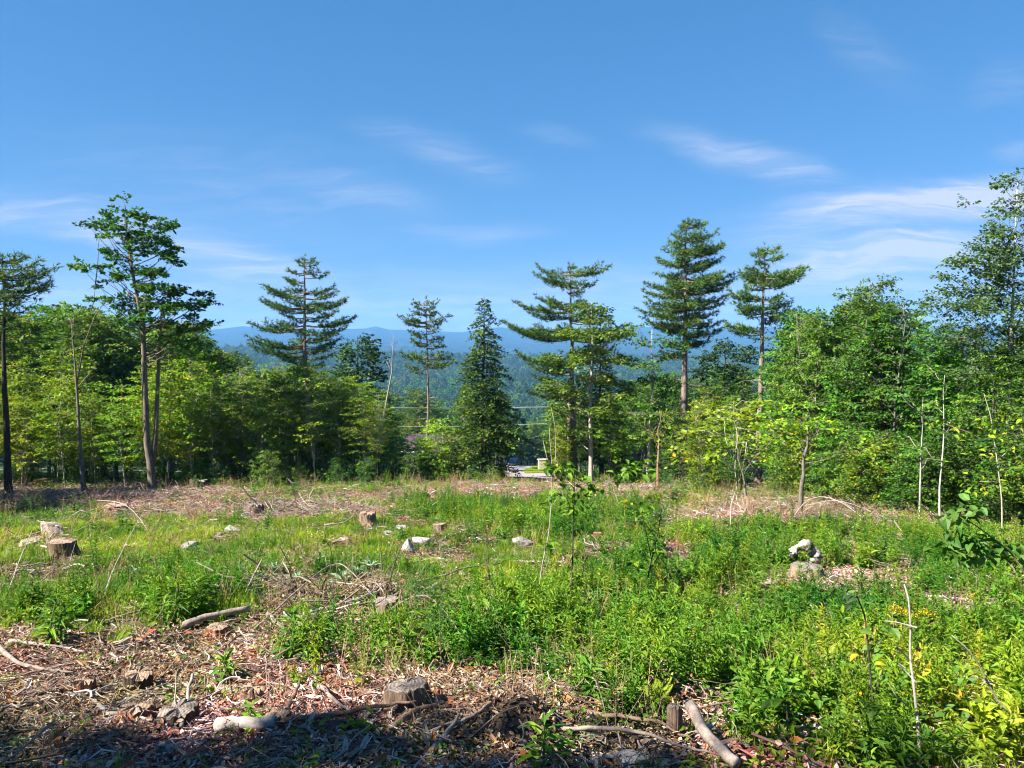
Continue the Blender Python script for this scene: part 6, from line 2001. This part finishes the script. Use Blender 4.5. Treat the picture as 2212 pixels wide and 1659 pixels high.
CS('bare_sapling', [(1985, 1690), (1978, 1600), (1972, 1500), (1962, 1420), (1955, 1350), (1945, 1290), (1940, 1262)], .014, 'branch_pale', 'pale leafless sapling with a side fork near the lower corner',
   [(1990, 1440, 4, .08, .06, 'yellow_leaf'), (1950, 1480, 4, .08, .08, 'big_leaf'), (2010, 1560, 4, .10, .1, 'big_leaf'), (1960, 1590, 6, .11, .12, 'big_leaf')], 11, twigs=[[(1962, 1430), (1940, 1405), (1905, 1375)], [(1955, 1345), (1935, 1350), (1905, 1345)], [(1974, 1540), (1945, 1520), (1910, 1475)], [(1968, 1470), (1960, 1455), (1945, 1440)]])
CS('arching_sapling', [(2300, 1640), (2212, 1562), (2150, 1520), (2110, 1450), (2080, 1405), (2045, 1375)], .012, 'branch_pale', 'long pale stem arching in from the lower corner', [(2075, 1555, 6, .14, .1, 'big_leaf'), (2050, 1450, 4, .09, .06, 'big_leaf'), (2100, 1470, 3, .09, .06, 'big_leaf')], 12)
CS('broadleaf_sapling', [(1700, 1620), (1700, 1570), (1702, 1530), (1705, 1490)], .008, 'branch_brown', 'young sapling with light oval leaves at the lower weeds', [(1600, 1455, 4, .10, .05, 'herb'), (1620, 1470, 3, .09, .04, 'herb'), (1670, 1445, 4, .09, .05, 'herb'), (1690, 1475, 4, .09, .05, 'herb'), (1680, 1510, 5, .10, .06, 'herb'), (1720, 1500, 5, .10, .06, 'herb'), (1715, 1455, 4, .09, .05, 'herb'), (1640, 1490, 3, .09, .04, 'herb')], 13, twigs=[[(1702, 1530), (1650, 1490), (1600, 1460)], [(1702, 1520), (1720, 1490)]])
CS('yellow_seedling', [(785, 1590), (785, 1570), (783, 1545)], .006, 'branch_brown', 'yellow-green leafy seedling at the edge of shade before the largest stump', [(780, 1560, 16, .075, .07, 'yellow_herb'), (790, 1585, 14, .075, .07, 'herb'), (765, 1580, 10, .07, .06, 'yellow_herb')], 14)
CS('broadleaf_shrub', [(2290, 1490), (2255, 1330), (2180, 1200), (2100, 1140), (2050, 1110)], .014, 'branch_brown', 'big-leaved green shrub hanging out of the near wood', [(2060, 1105, 12, .15, .075, 'big_leaf'), (2090, 1095, 8, .15, .075, 'big_leaf'), (2030, 1120, 8, .15, .075, 'big_leaf'), (2040, 1150, 12, .15, .075, 'big_leaf'), (2070, 1170, 10, .15, .075, 'big_leaf'), (2030, 1185, 10, .15, .075, 'big_leaf'),
   (2100, 1175, 12, .15, .075, 'big_leaf'), (2140, 1180, 12, .15, .075, 'big_leaf'), (2080, 1200, 10, .15, .075, 'big_leaf'), (2170, 1190, 10, .15, .075, 'big_leaf'), (2130, 1200, 8, .15, .075, 'big_leaf'), (2210, 1185, 6, .15, .075, 'big_leaf')], 15, twigs=[[(2048, 1190), (2090, 1175), (2150, 1180)], [(2046, 1150), (2080, 1100)]])
CS('yellow_sapling', [(2165, 1170), (2160, 1080), (2150, 1000), (2130, 900), (2115, 850)], .022, 'bark_pale', 'leaning pale sapling with yellow-tinged leaves before the white birch', [(2100, 905, 10, .18, .24, 'sapling_leaf'), (2060, 935, 10, .18, .24, 'sapling_leaf'), (2030, 915, 8, .14, .18, 'sapling_leaf'), (2140, 930, 12, .18, .24, 'sapling_leaf'), (2170, 960, 12, .18, .24, 'sapling_leaf'), (2110, 980, 12, .18, .242, 'sapling_leaf'), (2190, 1000, 12, .18, .24, 'sapling_leaf'), (2150, 1030, 14, .18, .242, 'sapling_leaf'), (2195, 1060, 12, .18, .24, 'yellow_herb'), (2110, 1050, 10, .18, .24, 'sapling_leaf'), (2180, 900, 8, .18, .24, 'sapling_leaf')], 16,
   twigs=[[(2145, 970), (2090, 935), (2030, 915)], [(2150, 1000), (2190, 960)], [(2155, 1040), (2110, 1040)]])


# ------------------------------------------------------------------ what nobody could count: grass, weeds, litter, twigs
def p_grass(seed, n=34, L=.26, mat='grass'):
    g_ = np.random.default_rng(seed)
    b = Buf()
    a = g_.random(n) * 6.283; r = np.sqrt(g_.random(n)) * .11
    P = np.stack([np.cos(a) * r, np.sin(a) * r, np.full(n, -.01)], 1)
    la = a + g_.normal(size=n) * .8
    bend = g_.uniform(.25, 1.0, n)
    l = L * g_.uniform(.5, 1.15, n)
    dx = np.stack([np.cos(la), np.sin(la), np.zeros(n)], 1)
    sd = np.stack([-np.sin(la), np.cos(la), np.zeros(n)], 1) * .0045
    up = np.array([0, 0, 1.0])
    m1 = P + up * (l * .55)[:, None] + dx * (l * .16 * bend)[:, None]
    m2 = P + up * (l * (.95 - .25 * bend))[:, None] + dx * (l * .62 * bend)[:, None]
    V = np.stack([P - sd, P + sd, m1 + sd * .8, m1 - sd * .8, m2], 1).reshape(-1, 3)
    i = np.arange(n)[:, None] * 5
    A = np.clip(.5 + g_.normal(size=n) * .2, 0, 1)
    A[g_.random(n) < .05] = 1.0
    b.add(V, i + np.array([[0, 1, 2, 3]]), i + np.array([[3, 2, 4]]), A)
    return proto_obj('grass_tuft', b.mesh('grass_tuft', M[mat]))


def p_weed(seed, h=.5, n=26, L=.11, W=.024, mat='weed', stems=3, tip=0.0):
    g_ = np.random.default_rng(seed)
    b = Buf()
    for s in range(stems):
        o = np.array([*(g_.normal(size=2) * .05), 0])
        ln_ = np.array([*(g_.normal(size=2) * .09), 0])
        hh = h * g_.uniform(.7, 1.1)
        t = (np.arange(n) + g_.random(n)) / n
        P = o + ln_ * (t ** 1.5)[:, None] + np.array([0, 0, 1.0]) * (hh * (.08 + .92 * t))[:, None]
        a = np.arange(n) * 2.4 + g_.normal(size=n) * .4
        el = .2 + .9 * t ** 2 + g_.normal(size=n) * .25
        D = np.stack([np.cos(a) * np.cos(el), np.sin(a) * np.cos(el), np.sin(el)], 1)
        l = L * g_.uniform(.7, 1.2, n) * (1.1 - .5 * t)
        folded(b, P, D, np.array([0, 0, 1.0]) + g_.normal(size=(n, 3)) * .3, l, l * (W / L) + .004, np.clip(.35 + .3 * t + g_.normal(size=n) * .15, 0, 1), 0, .2, .35)
        tube(b, np.array([o, o + ln_ * .35 + [0, 0, hh * .5], o + ln_ + [0, 0, hh]]), np.array([.005, .004, .002]), 3, attr=.2, cap=False)
    return proto_obj('weed_plant', b.mesh('weed_plant', M[mat]))


def p_herb(seed, n=22, L=.055, h=.14, mat='herb', rad=.12):
    g_ = np.random.default_rng(seed)
    b = Buf()
    a = g_.random(n) * 6.283; r = np.sqrt(g_.random(n)) * rad
    P = np.stack([np.cos(a) * r, np.sin(a) * r, h * g_.random(n) ** .7], 1)
    D = np.stack([np.cos(a), np.sin(a), g_.normal(size=n) * .35], 1) + g_.normal(size=(n, 3)) * .4
    folded(b, P, D, np.array([0, 0, 1.0]) + g_.normal(size=(n, 3)) * .4, L * g_.uniform(.6, 1.3, n), L * .55 * g_.uniform(.7, 1.2, n), g_.random(n), 0, .15, .2)
    return proto_obj('herb_patch', b.mesh('herb_patch', M[mat]))


def p_litter(seed, n=40, L=.05, mat='litter', rad=.22, wid=.6):
    g_ = np.random.default_rng(seed)
    b = Buf()
    P = np.stack([g_.normal(size=n) * rad * .6, g_.normal(size=n) * rad * .6, .006 + .03 * g_.random(n)], 1)
    a = g_.random(n) * 6.283
    D = np.stack([np.cos(a), np.sin(a), g_.normal(size=n) * .3], 1)
    N = np.array([0, 0, 1.0]) + g_.normal(size=(n, 3)) * .45
    folded(b, P, D, N, L * g_.uniform(.5, 1.3, n), L * wid * g_.uniform(.6, 1.2, n), g_.random(n), 0, .3, -.15)
    return proto_obj('dead_leaves', b.mesh('dead_leaves', M[mat]))


def p_twigs(seed, n=9, L=.36, r=.0042, mat='twig', up=.07):
    g_ = np.random.default_rng(seed)
    b = Buf()
    for i in range(n):
        a = g_.random() * 6.283
        l = L * g_.uniform(.3, 1.3)
        d = np.array([math.cos(a), math.sin(a), g_.normal() * up])
        q = np.array([-d[1], d[0], 0])
        c = np.array([*(g_.normal(size=2) * .2), .012 + .03 * g_.random()])
        t = np.linspace(0, 1, 6)
        P = c + d * (l * (t - .5))[:, None] + q * (g_.normal() * .22 * l * (t - .5) ** 2 * 4)[:, None] + g_.normal(size=(6, 3)) * .012
        P[:, 2] = np.maximum(P[:, 2], .006)
        rr = r * g_.uniform(.45, 1.8); v = float(g_.random())
        tube(b, P, rr * np.linspace(1, .45, 6), 4, attr=v, cap=False)
        for e in (2, 4):
            if g_.random() < .6:
                dd = nrm(d * .8 + q * g_.choice([-1, 1]) * .7 + np.array([0, 0, .15]))
                tube(b, P[e] + dd * (l * .3 * np.linspace(0, 1, 3))[:, None] + g_.normal(size=(3, 3)) * .006, rr * np.array([.5, .35, .2]), 3, attr=v, cap=False)
    return proto_obj('twigs', b.mesh('twigs', M[mat]))


def p_stalks(seed, n=6, h=.5, mat='dry_stalk'):
    g_ = np.random.default_rng(seed)
    b = Buf()
    for i in range(n):
        o = np.array([*(g_.normal(size=2) * .1), 0]); q = np.array([*(g_.normal(size=2) * .12), h * g_.uniform(.5, 1.1)])
        tube(b, np.array([o, o + q * .5 + g_.normal(size=3) * .015, o + q]), np.array([.0035, .003, .0015]), 3, attr=float(g_.random()), cap=False)
        k = 5
        leaves(b, o + q * (.5 + .5 * g_.random((k, 1))), g_.normal(size=(k, 3)), g_.normal(size=(k, 3)), .04, .008, g_.random(k))
    return proto_obj('dry_stalks', b.mesh('dry_stalks', M[mat]))


gr = np.random.default_rng(123)


def field_points(n, dmin=4.2, dmax=62, pw=0.0):
    """density thins with distance as the plants get smaller to the eye"""
    u = gr.random(n)
    if pw == 0:
        d = dmin + (dmax - dmin) * u
    else:
        d = (dmin ** (pw + 1) + u * (dmax ** (pw + 1) - dmin ** (pw + 1))) ** (1 / (pw + 1))
    x = (gr.random(n) * 2 - 1) * (0.74 * d + 1.2)
    return x, d


def spread(name, protos, n, fn, label, cat, smin, smax, pw=0.0, dmin=4.2, dmax=56, tilt=.12, grow=0.0, free=True):
    x, y = field_points(n, dmin, dmax, pw)
    z = H(x, y)
    bare, weed, grass, px, py = cover_maps(x, y, z)
    beyond = y - edge_y(x)
    prob = fn(bare, weed, grass, px, py, beyond, x, y)
    k = gr.random(n) < prob
    if free:
        for (ox, oy, orad, pk) in OBST:
            k &= ~(np.hypot(x - ox, y - oy) < orad * .95)
            tt = (oy - y)
            k &= ~((np.abs(x - ox * y / oy) < orad * .95) & (tt > 0) & (tt < .35 + .05 * oy) & (gr.random(n) < pk))
    x, y, z = x[k], y[k], z[k]
    m = len(x)
    scl = gr.uniform(smin, smax, m) * (1 + grow * np.clip((y - 8) / 40, 0, 1))
    rot = np.stack([gr.normal(size=m) * tilt, gr.normal(size=m) * tilt, gr.random(m) * 6.283], 1)
    print(name, m)
    tone = np.clip(1.5 * fbm(x / 2.2, y / 2.2, 83, 3) + .7 * fbm(x / .7, y / .7, 87, 2), -1, 1)
    return scatter_gn(name, np.stack([x, y, z], 1), rot, scl * (1 + .25 * fbm(x / 1.7, y / 1.7, 93, 2)), gr.integers(0, len(protos), m), protos, label, cat, tone)


cl01 = lambda a: np.clip(a, 0, 1)
spread('grass', [p_grass(i, 36, .22) for i in range(6)] + [p_grass(10 + i, 26, .30) for i in range(2)], 60000,
       lambda b_, w_, g_, px, py, e, x, y: cl01(.15 + .9 * g_) * (1 - b_) ** 2 * (1 - .6 * w_) * cl01(1 - e / 6) * np.where(y < 5.6, .2, 1), 'bright yellow-green grass tufts over the clearing', 'grass', .6, 1.25, grow=.3)
spread('weeds', [p_weed(20 + i, .42) for i in range(4)] + [p_weed(30 + i, .55, 30, .09, .02) for i in range(3)] + [p_weed(36 + i, .36, 18, .16, .055) for i in range(2)] + [p_weed(38, .30, 14, .12, .07, 'herb')] + [p_weed(39, .7, 36, .08, .018, 'yellow_herb', 2)], 26000,
       lambda b_, w_, g_, px, py, e, x, y: cl01(w_ * 1.1 - .05 + .06) * (1 - b_) ** 1.5 * cl01(1 - e / 5) * np.where(y < 5.4, .5, 1), 'dense green weeds with narrow leaves filling the middle of the clearing', 'weeds', .45, 1.4, grow=.25)
spread('herbs', [p_herb(40 + i) for i in range(5)] + [p_herb(46 + i, 26, .04, .1) for i in range(3)], 30000,
       lambda b_, w_, g_, px, py, e, x, y: cl01(.45 + .3 * w_) * (1 - .82 * b_) * cl01(1 - e / 10), 'low round-leaved ground plants between grass and litter', 'ground plants', .6, 1.4, grow=.6)
spread('yellow_herbs', [p_weed(50 + i, .34, 22, .09, .024, 'yellow_herb') for i in range(3)] + [p_herb(54 + i, 24, .05, .25, 'yellow_herb', .14) for i in range(3)], 9000,
       lambda b_, w_, g_, px, py, e, x, y: cl01(cover([(1950, 1470, 330, 110), (1800, 1480, 170, 80), (1600, 1400, 120, 80), (2150, 1600, 150, 130), (1560, 1060, 180, 30), (1750, 1400, 200, 60)], px, py) * .5 + .05) * (1 - b_) * cl01(1 - e / 6), 'yellowing weeds and sensitive ferns on the sunny side', 'yellow weeds', .6, 1.2, grow=.3)
spread('leaf_litter', [p_litter(60 + i) for i in range(6)] + [p_litter(66 + i, 40, .035) for i in range(2)] + [p_litter(68, 7, .17, 'twig', .25, .28), p_litter(69, 6, .14, 'chip', .25, .4)], 30000,
       lambda b_, w_, g_, px, py, e, x, y: cl01(b_ * 1.0 + .12) * np.where(y < 14, 1, .75) * cl01(1.2 - e / 25), 'brown dead leaves covering the bare ground', 'leaf litter', .7, 1.3, dmin=3.6, pw=-.3, grow=.5, free=False)
spread('bark_debris', [p_litter(70 + i, 34, .06, 'chip', .2, .3) for i in range(4)] + [p_litter(75 + i, 60, .05, 'red_needle', .2, .12) for i in range(3)], 12000,
       lambda b_, w_, g_, px, py, e, x, y: b_ ** 1.3 * cl01(-.02 + 1.4 * fbm(x / 1.1, y / 1.1, 71, 2) + .45 * sst(20, 32, y)) * cl01(1.2 - e / 25), 'reddish bark chips and rotten wood scattered over the litter', 'bark debris', .7, 1.3, dmin=3.6, pw=-.3, grow=.5, free=False)
spread('fallen_twigs', [p_twigs(80 + i) for i in range(6)] + [p_twigs(88 + i, 4, .62, .0075) for i in range(3)], 15000,
       lambda b_, w_, g_, px, py, e, x, y: cl01(b_ * .6 + .13) * cl01(1.2 - e / 25), 'thin grey and brown twigs littering the ground', 'twigs', .7, 1.4, dmin=3.6, pw=-.2, grow=.8, free=False)
spread('dry_stalks', [p_stalks(95 + i) for i in range(5)], 5200,
       lambda b_, w_, g_, px, py, e, x, y: cl01(.10 + .35 * (fbm(x / 3, y / 3, 77, 2) > .12) + .3 * cover([(300, 1225, 70, 30), (1640, 1100, 180, 35), (1000, 1060, 300, 20), (1000, 1390, 120, 60)], px, py)) * cl01(1 - e / 8), 'dry tan stalks standing up through the green', 'dry stalks', .6, 1.3, dmin=6, grow=.5)
spread('brush', [p_twigs(130 + i, 16, 1.1, .0085, up=.34) for i in range(4)] + [p_twigs(136 + i, 22, .8, .006, 'dry_stalk', .4) for i in range(2)], 5200,
       lambda b_, w_, g_, px, py, e, x, y: cl01(.55 * cover([(1880, 1105, 150, 34), (1650, 1112, 130, 20), (420, 1098, 220, 16), (190, 1080, 230, 22), (690, 1290, 130, 26), (1180, 1063, 260, 8), (2120, 1125, 130, 24), (560, 1106, 240, 14), (1800, 1258, 90, 18)], px, py) + .008), 'tangled grey brush and slash heaped on the cut ground', 'brush', .6, 1.2, dmin=8, pw=.3, tilt=.25, free=False)
# undergrowth below the woods
spread('undergrowth', [p_weed(110 + i, .6, 18, .12, .05, 'weed', 3) for i in range(3)] + [p_herb(114 + i, 34, .09, .5, 'beech' + '_leaf', .35) for i in range(3)] + [p_herb(118 + i, 34, .08, .5, 'sapling_leaf', .35) for i in range(2)], 16000,
       lambda b_, w_, g_, px, py, e, x, y: cl01(e / 3) * cl01(1.1 - e / 30) * np.where(px < 430, .14, .6) * np.where((px > 1085) & (px < 1205) & (y > 46.5), .0, 1), 'leafy undergrowth on the woodland floor behind the clearing', 'undergrowth', .7, 1.6, dmin=20, dmax=80, pw=.5)

# ------------------------------------------------------------------ air between here and the ridge
hz, nt, out = newmat('haze')
vol = nd(nt, 'ShaderNodeVolumePrincipled', i={'Density': 0.00013})
vol.inputs['Color'].default_value = (0.20, 0.50, 1.0, 1)
vol.inputs['Anisotropy'].default_value = 0.0
nt.links.new(vol.outputs[0], out.inputs['Volume'])
b = Buf(); box(b, -8350, 8350, -8350, 8350, -230, 330)
hzo = obj('haze', b.mesh('haze', hz))
tag(hzo, 'thin blue air that pales the far ridge', 'haze', kind='stuff')
